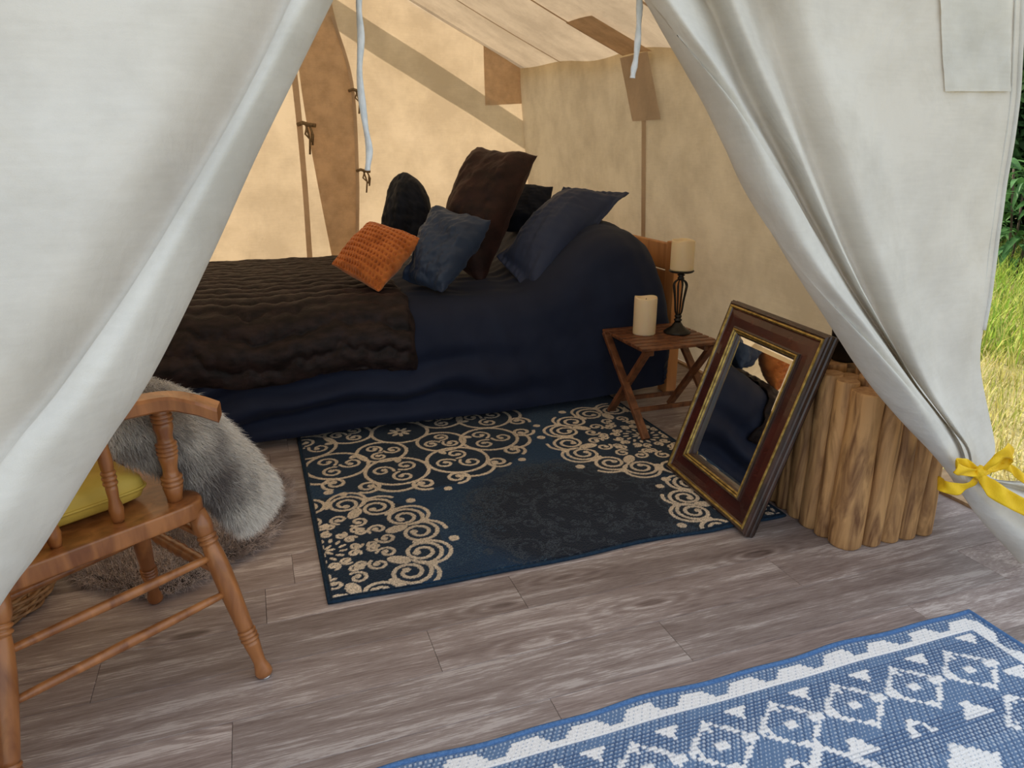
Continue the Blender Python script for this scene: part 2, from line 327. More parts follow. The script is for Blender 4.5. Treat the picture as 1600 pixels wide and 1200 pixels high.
# right wall
nu, nv = 90, 40
U, V = np.meshgrid(np.linspace(0, 1, nu), np.linspace(0, 1, nv))
Y = YF + U*(YB+.02-YF)
hem = .015 + .10*np.clip((3.15-Y)/.5, 0, 1)
ez = eave_z(Y) + .018*np.sin(Y*5.2)*np.sin(PI*U)
Zz = hem + V*(ez-hem)
X = wall_x(Y, Zz) - .10*np.clip((1.9-Y)/.4, 0, 1)
X = np.minimum(X, np.interp(Zz, [0, .64, .9, 1.56], [1.36, 1.325, 1.325, 1.26])*Y)
X = X + .014*wob(Y, Zz, 11, 2.4)*.6*np.sin(PI*V) + .02*np.exp(-((Y-5.45+.25*(1.7-Zz))/.10)**2)*np.sin(PI*V)
wall_right = struct(grid('wall_right', np.stack([X, Y, Zz], -1), MAT['canvas']), 'shaded tan canvas side wall behind the headboard', 'tent wall')
def strip_right(name, a, c, wd, m, off=.012, n=20):
    t = np.linspace(0, 1, n); Yc = a[0]+(c[0]-a[0])*t; Zc = a[1]+(c[1]-a[1])*t
    P = np.stack([np.stack([wall_x(Yc, Zc)-off-.014*.6*wob(Yc, Zc, 11, 2.4)*0 - .01, Yc+s*wd/2, Zc], -1) for s in np.linspace(-1, 1, 5)], 1)
    return grid(name, P, m, wall_right)
strip_right('seam_tape', (3.86, 1.345), (3.93, 0.05), .05, MAT['tape'], .012)
strip_right('wall_patch', (3.95, 1.695), (3.82, 1.345), .32, MAT['tape'], .020)
# left wall
U, V = np.meshgrid(np.linspace(0, 1, 40), np.linspace(0, 1, 20))
Y = 1.36 + U*(YB+.02-1.36); Zz = V*eave_z(Y)
wall_left = struct(grid('wall_left', np.stack([XL - .12*(1-V) + .012*wob(Y, Zz, 17, 2.5)*np.sin(PI*V), Y, Zz], -1), MAT['canvas']), 'cream canvas side wall behind the chair', 'tent wall')
# roof
def roof(name, xe, seed, label):
    U, V = np.meshgrid(np.linspace(0, 1, 70), np.linspace(-.05, 1, 36))
    Y = YF-.05 + U*(YB-YF+.05); X = xe + V*(XRIDGE-xe); e0 = eave_z(Y) + (.018*np.sin(Y*5.2)*np.sin(PI*U) if xe > 0 else 0)
    Zz = e0 + V*(ridge_z(Y)-e0) - .045*np.sin(PI*V)*np.sin(PI*U) + .008*wob(X, Y, seed, 3)*np.sin(PI*V)
    return grid(name, np.stack([X, Y, Zz], -1), MAT['canvas'])
roof_r = struct(roof('ceiling', XR1, 21, ''), 'cream canvas roof slope with seams above the bed', 'tent roof')
roof_l = struct(roof('ceiling', XL, 23, ''), 'cream canvas roof slope on the chair side', 'tent roof')
def roof_strip(name, Y, wd, v0, v1, m, off=.012, dy=0):
    t = np.linspace(v0, v1, 24); P = []
    for s in np.linspace(-1, 1, 5):
        Yc = Y + s*wd/2 + dy*(t-v0); X = XR1 + t*(XRIDGE-XR1); e0 = eave_z(Yc) + .018*np.sin(Yc*5.2)*np.sin(PI*(Yc-YF)/(YB-YF))
        P.append(np.stack([X, Yc, e0 + t*(ridge_z(Yc)-e0) - .045*np.sin(PI*t)*np.sin(PI*(Yc-YF)/(YB-YF)) - off], -1))
    return grid(name, np.stack(P, 1), m, roof_r)
roof_strip('roof_seam', 5.02, .022, 0.01, 1, MAT['tape'], .016)
roof_strip('roof_seam', 4.12, .022, 0.01, 1, MAT['tape'], .016)
roof_strip('roof_seam', 3.22, .022, 0.01, 1, MAT['tape'], .016)
roof_strip('roof_patch', 3.95, .34, 0.005, .24, MAT['canvas_patch'], .024)
# pole behind the back wall whose shadow falls across the canvas
def shadow_src(x, z, d): p = Vector((x, YB, z)); return p + SUN*(d/SUN.y)
a = shadow_src(-.35, 2.72, .45); c = shadow_src(2.75, .98, .45)
pole = tag(lathe('tent_pole', [(.074, 0), (.078, .3), (.080, .7), (.076, 1)], MAT['pole'], None, a, c), 'slanting frame pole behind the back wall, seen as a diagonal shadow', 'tent pole')

# ------------------------------------------------------------------ door flaps
def world_rows(rails, top, bottom):
    out = []
    for k, r in enumerate(rails):
        e0 = [r[0][i]*1.75-r[1][i]*.75 for i in range(3)]
        pts = [np.array(top[k]), atY(*e0)] + [atY(*q) for q in r] + [np.array(q) for q in bottom[k]]
        out.append(pts)
    return out
Lr = [
 [(490, 0, 1.50), (425, 130, 1.46), (365, 245, 1.42), (290, 400, 1.37), (195, 580, 1.30), (120, 700, 1.24), (30, 850, 1.18), (-50, 945, 1.14)],
 [(521, 0, 1.41), (457, 130, 1.37), (401, 245, 1.33), (331, 400, 1.28), (242, 580, 1.21), (163, 700, 1.16), (68, 852, 1.10), (0, 946, 1.06)],
 [(486, 0, 1.345), (420, 130, 1.305), (356, 245, 1.26), (274, 400, 1.20), (172, 580, 1.13), (88, 700, 1.09), (-18, 852, 1.04), (-98, 946, 1.01)],
 [(456, 0, 1.355), (390, 136, 1.315), (314, 270, 1.27), (219, 430, 1.21), (106, 596, 1.15), (24, 700, 1.105), (-86, 852, 1.06), (-176, 946, 1.03)],
 [(446, 0, 1.40), (380, 140, 1.365), (302, 280, 1.32), (205, 440, 1.26), (92, 600, 1.20), (10, 700, 1.16), (-100, 852, 1.11), (-190, 946, 1.08)],
 [(330, 0, 1.365), (262, 150, 1.33), (180, 290, 1.29), (80, 450, 1.23), (-30, 610, 1.18), (-120, 715, 1.15), (-230, 852, 1.11), (-320, 946, 1.10)],
 [(150, 0, 1.375), (75, 150, 1.34), (-20, 290, 1.30), (-120, 450, 1.25), (-240, 610, 1.21), (-330, 715, 1.19), (-430, 852, 1.18), (-520, 946, 1.18)],
 [(-120, 0, 1.40), (-200, 150, 1.38), (-300, 290, 1.35), (-400, 450, 1.32), (-520, 610, 1.30), (-600, 715, 1.30), (-680, 852, 1.30), (-720, 946, 1.31)],
]
Ltop = [(.60, 1.50, 2.36), (.58, 1.47, 2.34), (.52, 1.44, 2.32), (.48, 1.44, 2.30), (.46, 1.46, 2.29), (.28, 1.45, 2.20), (-.05, 1.45, 2.05), (-.45, 1.46, 1.86)]
Lbot = [[(-.66, 1.18, .30), (-.72, 1.2, .02)], [(-.60, 1.06, .30), (-.66, 1.08, .02)], [(-.66, 1.0, .30), (-.72, 1.02, .02)], [(-.70, 1.02, .30), (-.74, 1.04, .02)], [(-.72, 1.06, .30), (-.76, 1.08, .02)], [(-.80, 1.10, .30), (-.82, 1.12, .02)], [(-.90, 1.18, .30), (-.92, 1.20, .02)], [(-1.0, 1.32, .30), (-1.0, 1.34, .02)]]
rl = world_rows(Lr, Ltop, Lbot)
rl.append([np.array([XL-.02 - .08*t, 1.50, 1.62*(1-t)]) for t in np.linspace(0, 1, len(rl[0]))])
for k_, dy_ in ((0, .05), (2, -.02), (3, -.02), (4, .035)):
    for i_ in range(1, 10): rl[k_][i_] = rl[k_][i_] + (rl[k_][i_]-_C)*(dy_/1.3)
P = loft(rl, 90, 130)
P[..., 1] += .006*wob(P[..., 0]*1.2 + P[..., 2]*.5, P[..., 2]*.6, 31, 5)
flapL = tag(grid('tent_flap', P, MAT['canvas_flap']), 'white canvas door flap drawn aside in front of the wooden chair', 'tent flap', None)
hemL = tube('hem', [tuple(p) for p in P[:, 0]], .006, MAT['canvas_flap'], flapL)

Rr = [
 [(1035, 0, 1.54), (1120, 150, 1.53), (1195, 300, 1.51), (1290, 450, 1.48), (1390, 600, 1.44), (1465, 690, 1.39), (1500, 740, 1.34), (1550, 800, 1.32), (1620, 868, 1.32)],
 [(1008, 0, 1.48), (1096, 150, 1.46), (1168, 300, 1.43), (1258, 450, 1.40), (1358, 600, 1.36), (1438, 690, 1.33), (1481, 740, 1.315), (1527, 808, 1.30), (1592, 880, 1.27)],
 [(1058, 0, 1.41), (1140, 140, 1.385), (1214, 285, 1.36), (1300, 435, 1.33), (1397, 580, 1.29), (1465, 680, 1.27), (1500, 741, 1.275), (1552, 795, 1.25), (1625, 860, 1.22)],
 [(1106, 0, 1.475), (1166, 140, 1.465), (1246, 300, 1.45), (1331, 455, 1.42), (1426, 590, 1.375), (1490, 683, 1.325), (1516, 742, 1.295), (1580, 785, 1.29), (1665, 840, 1.28)],
 [(1148, 0, 1.415), (1210, 145, 1.405), (1276, 300, 1.39), (1347, 452, 1.375), (1430, 595, 1.345), (1497, 688, 1.30), (1522, 743, 1.275), (1600, 780, 1.26), (1690, 832, 1.25)],
 [(1182, 0, 1.50), (1234, 150, 1.49), (1289, 300, 1.475), (1350, 450, 1.455), (1428, 600, 1.415), (1503, 692, 1.345), (1527, 743, 1.30), (1610, 770, 1.31), (1710, 822, 1.31)],
 [(1256, 0, 1.445), (1300, 150, 1.435), (1347, 300, 1.425), (1395, 450, 1.41), (1452, 600, 1.385), (1510, 694, 1.33), (1531, 743, 1.28), (1620, 765, 1.29), (1730, 815, 1.29)],
 [(1330, 0, 1.495), (1368, 150, 1.49), (1405, 300, 1.48), (1440, 450, 1.465), (1482, 600, 1.43), (1520, 696, 1.36), (1535, 744, 1.30), (1630, 760, 1.32), (1750, 808, 1.32)],
 [(1480, 0, 1.49), (1490, 150, 1.485), (1494, 300, 1.48), (1500, 450, 1.475), (1508, 600, 1.44), (1536, 698, 1.37), (1541, 744, 1.30), (1640, 757, 1.32), (1770, 800, 1.32)],
 [(1597, 0, 1.50), (1589, 150, 1.50), (1571, 300, 1.50), (1551, 450, 1.50), (1533, 565, 1.47), (1554, 695, 1.39), (1548, 745, 1.31), (1650, 755, 1.33), (1790, 795, 1.33)],
]
Rtop = [(.66, 1.55, 2.36), (.64, 1.50, 2.34), (.70, 1.44, 2.32), (.76, 1.49, 2.29), (.82, 1.44, 2.25), (.90, 1.50, 2.20), (1.02, 1.46, 2.13), (1.20, 1.50, 2.03), (1.55, 1.49, 1.85), (1.93, 1.50, 1.63)]
rr = world_rows(Rr, Rtop, [[] for _ in Rr])
for k_, dy_ in ((2, -.035), (3, .008), (4, -.010), (5, .012), (6, -.012)):
    for i_ in range(1, 7): rr[k_][i_] = rr[k_][i_] + (rr[k_][i_]-_C)*(dy_/1.45)
P = loft(rr, 150, 160)
cu_ = np.linspace(0, len(rr)-1, P.shape[1])[None, :]; al_ = np.linspace(0, len(rr[0])-1, P.shape[0])[:, None]
roll = np.clip(1-np.abs(cu_-1.9)/1.15, 0, 1)**.7*np.clip((7.3-al_)/1.2, 0, 1)
tw_ = np.abs(np.sin(PI*(al_*.36-cu_*.62+.15)))
P[..., 1] += roll*(.030*np.exp(-(tw_/.22)**2)) - roll*.010*np.sin(2*PI*(al_*.36-cu_*.62+.35))
P[..., 1] += .004*wob(P[..., 0]*1.5, P[..., 2]*.8, 37, 6) 
P[..., 2] = np.maximum(P[..., 2], .006)
flapR = tag(grid('tent_flap', P, MAT['canvas_flap']), 'white canvas door flap gathered and tied with a yellow ribbon', 'tent flap')
tube('hem', [tuple(p) for p in P[:84, -1]], .007, MAT['canvas_flap'], flapR)
tube('hem', [tuple(p + np.array([-.028, -.002, 0])) for p in P[:80, -1]], .003, MAT['canvas_flap'], flapR)
# sewn patch near the top corner of the flap
def pix(p): d = p-_C; w_ = d@_F; return 800+FPX*(d@_R)/w_, 600-FPX*(d@_U)/w_
px_, py_ = pix(P)
j0 = int(np.argmin(np.abs(py_[:, 140]+60))); j1 = int(np.argmin(np.abs(py_[:, 140]-140)))
i0 = int(np.argmin(np.abs(px_[j1]-1474))); i1 = int(np.argmin(np.abs(px_[j1]-1572)))
Pp = P[j0:j1+1, i0:i1+1].copy(); Pp[..., 1] -= .004 + .003*np.abs(wob(Pp[..., 0], Pp[..., 2], 39, 30))
grid('patch', Pp, MAT['canvas_flap'], flapR)

# ------------------------------------------------------------------ yellow ribbon bow
K = Vector(atY(1531, 738, 1.25)); rb = thing('ribbon_bow', 'bright yellow ribbon tied in a bow around the flap', 'ribbon', K)
def band(name, P, wd, up, m, parent, n=30, wav=.004):
    P = catmull(np.array(P, float), n); up = np.array(up, float); up /= np.linalg.norm(up)
    wds = np.array(wd if hasattr(wd, '__len__') else [wd]*2, float); ws = np.interp(np.linspace(0, 1, n), np.linspace(0, 1, len(wds)), wds)
    nrm = np.cross(np.gradient(P, axis=0), up); nrm /= np.linalg.norm(nrm, axis=1)[:, None]+1e-9
    G = np.stack([P + up*(s*ws/2)[:, None] + nrm*(wav*np.sin(np.arange(n)*.7+s*2.2))[:, None] for s in np.linspace(-1, 1, 9)], 1)
    o = grid(name, G, m, parent); md = o.modifiers.new('thick', 'SOLIDIFY'); md.thickness = .0015; return o
kp = lambda x, y, Y: atY(x, y, Y)
band('wrap', [kp(1466, 752, 1.345), kp(1475, 760, 1.285), kp(1500, 764, 1.262), kp(1522, 752, 1.255), kp(1536, 742, 1.25)], [.03, .034, .030, .02], (.25, 0, 1), MAT['ribbon'], rb)
band('loop', [kp(1530, 740, 1.25), kp(1500, 735, 1.225), kp(1494, 725, 1.24), kp(1512, 726, 1.262), kp(1530, 738, 1.255)], [.016, .030, .034, .028, .014], (.2, 0, 1), MAT['ribbon'], rb)
band('loop', [kp(1533, 738, 1.25), kp(1556, 716, 1.22), kp(1576, 704, 1.22), kp(1580, 716, 1.25), kp(1556, 730, 1.262), kp(1533, 740, 1.255)], [.014, .032, .044, .044, .034, .014], (-.2, 0, 1), MAT['ribbon'], rb)
band('tail', [kp(1530, 742, 1.245), kp(1548, 762, 1.225), kp(1580, 782, 1.21), kp(1625, 806, 1.20), kp(1650, 830, 1.20)], [.018, .046, .044, .042, .04], (.45, 0, 1), MAT['ribbon'], rb)
band('tail', [kp(1538, 738, 1.26), kp(1570, 728, 1.265), kp(1592, 742, 1.27), kp(1630, 770, 1.27)], [.014, .022, .024, .03], (.2, 0, 1), MAT['ribbon'], rb)
bmk = bmesh.new(); bmesh.ops.create_icosphere(bmk, subdivisions=3, radius=1)
for q in bmk.verts: q.co = Vector((q.co.x*.017, q.co.y*.014, q.co.z*.019))*(1+.10*math.sin(9*q.co.x+7*q.co.z)) + K
me = bpy.data.meshes.new('knot'); bmk.to_mesh(me); bmk.free(); link('knot', me, MAT['ribbon'], rb)

# ------------------------------------------------------------------ hanging straps
def strap(P, wd, label, top):
    P = catmull(np.array([top] + [np.array(top)*(1-t_)+atY(*P[0])*t_ for t_ in (.25, .5, .75, .9)] + [atY(*q) for q in P], float), 160); n = 160; G = []
    for i in range(n):
        a = i*.13; dirv = np.array([math.cos(a)*.9, math.sin(a)*.9, .1]); 
        ring = []
        for j in range(10):
            t = 2*PI*j/10; d2 = np.array([-math.sin(a), math.cos(a), 0])
            ring.append(P[i] + dirv*math.cos(t)*wd/2 + d2*math.sin(t)*wd*.34)
        G.append(ring)
    G = np.array(G).reshape(-1, 3); fc = grid_faces(10, n, True); fc.append(tuple(range(10))[::-1]); fc.append(tuple(range((n-1)*10, n*10)))
    return tag(mk('hanging_strap', G, fc, MAT['strap']), label, 'strap', 'canvas door straps')
strap([(561, 0, 1.5), (564, 60, 1.5), (562, 120, 1.5), (570, 190, 1.5), (577, 235, 1.5), (574, 266, 1.5)], .016, 'long twisted pale strap hanging before the back wall', (.40, 1.5, 2.33))
strap([(999, 0, 1.5), (998, 40, 1.5), (995, 80, 1.5), (991, 105, 1.5), (988, 122, 1.5)], .016, 'short twisted pale strap hanging beside the tied flap', (.70, 1.5, 2.33))
# tie cords on the back door
def tie(x, z, s, label, flip=1):
    t = thing('tie_cord', label, 'tie', (x, YB-.05, z), group='tie cords of the back door')
    y = YB-.055
    tube('knot', [(x-.03*flip*s, y+.02, z), (x, y, z+.01*s), (x+.03*flip*s, y-.01, z), (x+.07*flip*s, y, z-.005)], .011*s, MAT['cord'], t)
    for dx, dl in ((.02, .16), (.045, .11)):
        tube('tail', [(x+dx*flip, y, z), (x+(dx+.02)*flip, y-.02, z-dl*s*.5), (x+(dx+.012)*flip, y-.01, z-dl*s)], .006*s, MAT['cord'], t)
    tube('loop', [(x+.03*flip, y, z), (x+.01*flip, y-.02, z-.05*s), (x+.05*flip, y-.02, z-.09*s), (x+.06*flip, y, z-.03*s)], .006*s, MAT['cord'], t)
tie(.815, 1.60, 1.0, 'upper tie cord on the edge of the back door overlap')
tie(.835, 1.03, 1.0, 'lower tie cord beside the end of the long strap')
tie(.435, 1.36, 1.3, 'tie cord left of the back door overlap, beside the narrow hem')

# ================================================================== BED
BX0, BX1, BY0, BY1, BZ = -.32, 1.84, 3.0, 4.40, .575
bed = thing('bed', 'double bed with navy duvet and pine headboard', 'bed', (0.8, 3.7, 0))
def topz(X): 
    X = np.asarray(X, float)
    return BZ + .27*np.clip((X-1.12)/.40, 0, 1)**1.2*(3-2*np.clip((X-1.12)/.40, 0, 1))*.5*(1+np.clip((X-1.12)/.40, 0, 1))*.72 
def smooth(t): t = np.clip(t, 0, 1); return t*t*(3-2*t)
def topz(X): return BZ + .265*smooth((np.asarray(X, float)-1.10)/.46)
def duvet_pt(u, s, hemz, off=0):
    """u -> (X, crown height); s in 0..1 runs hem front -> over the top -> back hem"""
    # u 0..1 along the bed, with the end caps turned down
    X = np.interp(u, [0, .06, .12, .86, .93, .965, 1], [BX0-.10, BX0-.08, BX0+.04, 1.60, 1.775, 1.835, 1.845])
    zt = np.interp(u, [0, .06, .12, .86], [.10, BZ-.10, BZ, 9]); 
    zt = np.minimum(zt, topz(X))
    zt = np.where(u > .86, np.interp(u, [.86, .90, .93, .965, 1], [topz(1.60), topz(1.7)-.015, topz(1.78)-.07, .58, hemz.min() if hasattr(hemz, 'min') else hemz]), zt)
    return X, zt
nu, nv = 150, 130
u = np.linspace(0, 1, nu); s = np.linspace(0, 1, nv)
def duvet_surface(u, s, hem_fn, off=0.0, wr=1.0):
    G = np.zeros((len(s), len(u), 3))
    for i, uu in enumerate(u):
        hz = float(hem_fn(uu)); X, zt = duvet_pt(uu, None, hz); X = float(X); zt = max(float(zt), hz+.004)
        rad = min(.16, (zt-hz)*.45)
        front = -.03 - .05*smooth((X-1.2)/.5)*0
        # polyline profile in (Y,Z): hem, side, round shoulder, top, far shoulder, far hem
        pts = [(BY0-.035, hz), (BY0-.05, hz+(zt-hz)*.35), (BY0-.03, zt-rad*1.0), (BY0+.015, zt-rad*.42), (BY0+.09, zt-rad*.10), (BY0+.22, zt), (BY0+.55, zt+.012), (3.8, zt+.008), (BY1-.12, zt-.005), (BY1, zt-.06), (BY1+.03, zt-.25 if zt > .4 else zt-.02)]
        c = catmull(pts, 90); seg = np.r_[0, np.cumsum(np.linalg.norm(np.diff(c, axis=0), axis=1))]; seg /= seg[-1]
        yy = np.interp(s, seg, c[:, 0]); zz = np.interp(s, seg, c[:, 1])
        G[:, i] = np.stack([np.full_like(s, X), yy, zz], -1)
    du = np.gradient(G, axis=1); dv = np.gradient(G, axis=0); nrm = np.cross(du, dv); nrm /= np.linalg.norm(nrm, axis=2)[..., None]+1e-9
    return G, nrm
hem_d = lambda uu: np.interp(uu, [0, .25, .45, .62, .8, .93, 1], [.035, .04, .05, .045, .055, .075, .09])
G, nrm = duvet_surface(u, s, hem_d)
X_, Y_, Z_ = G[..., 0], G[..., 1], G[..., 2]
side = smooth((BY0+.10-Y_)/.12)*smooth((Z_-.02)/.10); top = smooth((Y_-BY0-.05)/.2)
low = smooth((.55-Z_)/.5)
# swooping drag folds low on the side, soft vertical ones near the pillows, small creases on top
sw = Z_*2.6 + .55*(X_-.35)**2 - .35*X_ + .10*wob(X_, Z_, 41, 4)
disp = side*(.034*np.sin(16*sw)*smooth((1.35-X_)/.6)*low + .022*wob(X_*1.0+Z_*.45, Z_*.3, 43, 9)*.6*smooth((X_-.2)/.5) + .006*wob(X_, Z_, 45, 16)*.6)
disp = disp + top*(.006*wob(X_, Y_, 47, 8) + .004*wob(X_+Y_, Y_, 49, 20)) + side*.010*np.maximum(0, np.sin(30*(X_*.7+Z_*.5)+wob(X_, Z_, 50, 3)))*smooth((.62-np.abs(Z_-.5)*3))
G = G + nrm*disp[..., None]
G[..., 2] = np.maximum(G[..., 2], .02)
duvet = grid('duvet', G, MAT['duvet'], bed)
# ruched fur throw over the foot half
ut = np.linspace(.035, .47, 170); st = np.linspace(.0, 1.0, 260)
hem_t = lambda uu: .305 + .018*math.sin(uu*22)
G2, n2 = duvet_surface(ut, st, hem_t)
X_, Y_, Z_ = G2[..., 0], G2[..., 1], G2[..., 2]
arc = np.cumsum(np.r_[np.zeros((1, G2.shape[1])), np.linalg.norm(np.diff(G2, axis=0), axis=2)], axis=0)
ph = arc + .016*wob(X_*1.0, arc*.5, 51, 9) + .008*wob(X_*2, arc, 52, 22)
topm = smooth((Y_-BY0-.02)/.1)
ruch = topm*(.022*np.abs(np.sin(PI*ph/.088))**.6) + (1-topm)*(.020*np.abs(np.sin(PI*ph/.095))**.6)
edgeX = smooth((X_.max()-X_)/.03)*.6+.4
G2 = G2 + n2*((.016 + ruch + .004*wob(X_, arc, 53, 30)*.5)*edgeX)[..., None]
G2[:, -1, 0] += .006*np.sin(arc[:, -1]*40)
thr = tag(grid('fur_throw', G2, MAT['throw']), 'dark brown ruched faux fur throw over the foot of the bed', 'throw')
md = thr.modifiers.new('thick', 'SOLIDIFY'); md.thickness = .014; md.offset = -1
# headboard, rails and legs
for y in (3.09, 4.36):
    bevbox('post', (.06, .085, .765), MAT['pine'], bed, (1.945, y, .3825), bev=.006)
hb_ = bevbox('headboard', (.035, 1.19, .13), MAT['pine'], bed, (1.945, 3.725, .685), bev=.006)
bevbox('headboard_panel', (.02, 1.19, .22), MAT['pine'], hb_, (1.945, 3.725, .50), bev=.004)
bevbox('side_rail', (2.2, .03, .11), MAT['dark_base'], bed, (.83, 3.09, .22), bev=.004)
bevbox('side_rail', (2.2, .03, .11), MAT['dark_base'], bed, (.83, 4.33, .22), bev=.004)
bevbox('bed_base', (2.12, 1.22, .05), MAT['dark_base'], bed, (.80, 3.71, .25), bev=.01)
for x in (-.2, ): 
    for y in (3.12, 4.3): bevbox('leg', (.07, .07, .20), MAT['dark_base'], bed, (x, y, .10), bev=.004)
mt = bevbox('mattress', (2.08, 1.26, .24), MAT['white_sheet'], bed, (.80, 3.71, .40), bev=.05, seg=4)
# white sleeping pillow end showing between duvet and headboard
bmk = bmesh.new(); bmesh.ops.create_icosphere(bmk, subdivisions=3, radius=1)
for q in bmk.verts: q.co = Vector((q.co.x*.16+1.745, q.co.y*.30+3.45, q.co.z*.10+.66))
me = bpy.data.meshes.new('sheet'); bmk.to_mesh(me); bmk.free(); link('sheet', me, MAT['white_sheet'], bed)

# ------------------------------------------------------------------ pillows
def pillow(name, cor, T, m, label, n=44, flange=0, pinch=.02, seed=0, wr=.006, wf=14, bumps=None, back=.9, pw=.56, rnd=.08):
    BL, BR, TR, TL = [np.array(q, float) for q in cor]; smax = 1+flange
    t = np.linspace(-smax, smax, n); U, V = np.meshgrid(t, t); Uc, Vc = np.clip(U, -1, 1), np.clip(V, -1, 1)
    rc = rnd*(np.abs(Uc*Vc))**3*.5; pu = U*(1-pinch*(1-Vc**2)-rc); pv = V*(1-pinch*(1-Uc**2)-rc)
    a, c = (pu+1)/2, (pv+1)/2
    B = BL*((1-a)*(1-c))[..., None] + BR*(a*(1-c))[..., None] + TR*(a*c)[..., None] + TL*((1-a)*c)[..., None]
    nv_ = np.cross(BR-BL, TL-BL); nv_ /= np.linalg.norm(nv_)
    if np.dot(nv_, np.array([0, -1, .3])) < 0: nv_ = -nv_
    th = T*np.maximum((1-Uc**2)*(1-Vc**2), 0)**pw
    rim = np.maximum((1-Uc**2)*(1-Vc**2), 0)**.25
    wz = wr*(wob(U, V, seed, wf*.35)*.9 + .5*np.abs(wob(U*1.0, V*2.2, seed+1, wf*.6)))*rim
    ed = wr*1.3*wob(U, V, seed+2, 7)*(1-rim)
    S = []
    for sg, k in ((1, 1.0), (-1, back)):
        h = (th*k + .002)*sg + wz*sg + ed
        if bumps and sg > 0:
            nx, ny = bumps; qv = (V+1)/2*ny; qu = (U+1)/2*nx + .5*(np.floor(qv) % 2); fu = np.mod(qu, 1)-.5; fv = np.mod(qv, 1)-.5; h = h + (.004-.017*np.exp(-(fu**2+fv**2)/.055))*rim**.5
        S.append(B + nv_*h[..., None])
    Vv = np.concatenate([S[0].reshape(-1, 3), S[1].reshape(-1, 3)])
    f1 = grid_faces(n, n); f2 = [tuple(i+n*n for i in q[::-1]) for q in f1]
    ring = [i for i in range(n)] + [j*n+n-1 for j in range(1, n)] + [(n-1)*n+i for i in range(n-2, -1, -1)] + [j*n for j in range(n-2, 0, -1)]
    f3 = [(ring[k], ring[(k+1) % len(ring)], ring[(k+1) % len(ring)]+n*n, ring[k]+n*n)[::-1] for k in range(len(ring))]
    o = mk(name, Vv, f1+f2+f3, m); tag(o, label, 'pillow', 'scatter pillows on the bed')
    return o
q = atY
pillow('orange_cushion', [q(518, 414, 3.33), q(592, 458, 3.13), q(661, 373, 3.22), q(577, 345, 3.42)], .085, MAT['orange'], 'small orange textured cushion at the front of the pillows', n=200, bumps=(17, 12), pinch=.03, seed=61, wr=.004, rnd=.03)
pillow('slate_pillow', [q(630, 440, 3.30), q(692, 460, 3.12), q(770, 344, 3.22), q(676, 320, 3.42)], .115, MAT['pillow_slate'], 'slate blue velvet pillow behind the orange cushion', seed=63, wr=.012, n=70, pinch=.05, rnd=.05)
pillow('fur_pillow', [q(668, 398, 3.62), q(752, 446, 3.36), q(840, 238, 3.52), q(738, 230, 3.78)], .175, MAT['pillow_brown'], 'large dark brown faux fur pillow standing at the centre', seed=65, wr=.011, n=60, pinch=.06, rnd=.04)
pillow('black_pillow', [q(592, 384, 3.92), q(676, 392, 3.72), q(668, 292, 3.80), q(622, 262, 3.98)], .125, MAT['pillow_black'], 'black velvet pillow standing farthest left on the bed', seed=67, wr=.008, n=60, pinch=-.03, pw=.46, rnd=.5)
pillow('sham_pillow', [q(786, 400, 3.42), q(838, 458, 3.10), q(968, 306, 3.34), q(880, 298, 3.62)], .135, MAT['pillow_sham'], 'large navy sham pillow with flat flanged edge nearest the headboard', seed=69, wr=.006, n=70, flange=.15, pinch=.05, rnd=.03)
pillow('dark_pillow', [q(770, 360, 3.86), q(850, 372, 3.72), q(866, 292, 3.80), q(800, 284, 3.95)], .08, MAT['pillow_black'], 'dark pillow mostly hidden between the brown fur and sham pillows', seed=71, wr=.006, n=40, pinch=.05)

# ================================================================== NAVY RUG
RX0, RX1, RY0, RY1, g = .096, 1.615, 1.772, 3.30, .0032
nx = int((RX1-RX0)/g); ny = int((RY1-RY0)/g)
gx = np.linspace(RX0, RX1, nx); gy = np.linspace(RY0, RY1, ny); GX, GY = np.meshgrid(gx, gy)
cream = np.zeros((ny, nx)); dark = np.zeros((ny, nx))
def stamp(A, x, y, r):
    i0, i1 = np.searchsorted(gx, [x-r, x+r]); j0, j1 = np.searchsorted(gy, [y-r, y+r])
    if i1 <= i0 or j1 <= j0: return
    sub = (GX[j0:j1, i0:i1]-x)**2 + (GY[j0:j1, i0:i1]-y)**2 < r*r
    A[j0:j1, i0:i1][sub] = 1
def stroke(A, P, w):
    P = np.asarray(P, float)
    for k in range(len(P)-1):
        Ld = np.hypot(*(P[k+1]-P[k])); n_ = max(1, int(Ld/.004))
        for t in range(n_): p = P[k]+(P[k+1]-P[k])*t/n_; stamp(A, p[0], p[1], w)
def spiral(A, cx, cy, r, a0, dr, turns=1.45, w=.0068, rin=.26):
    t = np.linspace(0, 1, 40); a = a0 + dr*turns*2*PI*t; rad = r*(1-(1-rin)*t**.9)
    stroke(A, np.stack([cx+rad*np.cos(a), cy+rad*np.sin(a)], -1), w); stamp(A, cx+rad[-1]*math.cos(a[-1]), cy+rad[-1]*math.sin(a[-1]), w*1.9)
def circ(A, cx, cy, r, w=.0065, a0=0, a1=2*PI):
    t = np.linspace(a0, a1, 50); stroke(A, np.stack([cx+r*np.cos(t), cy+r*np.sin(t)], -1), w)
def blob(A, cx, cy, rx, ry, a):
    d0 = GX-cx; d1 = GY-cy; A[((d0*math.cos(a)+d1*math.sin(a))/rx)**2 + ((-d0*math.sin(a)+d1*math.cos(a))/ry)**2 < 1] = 1
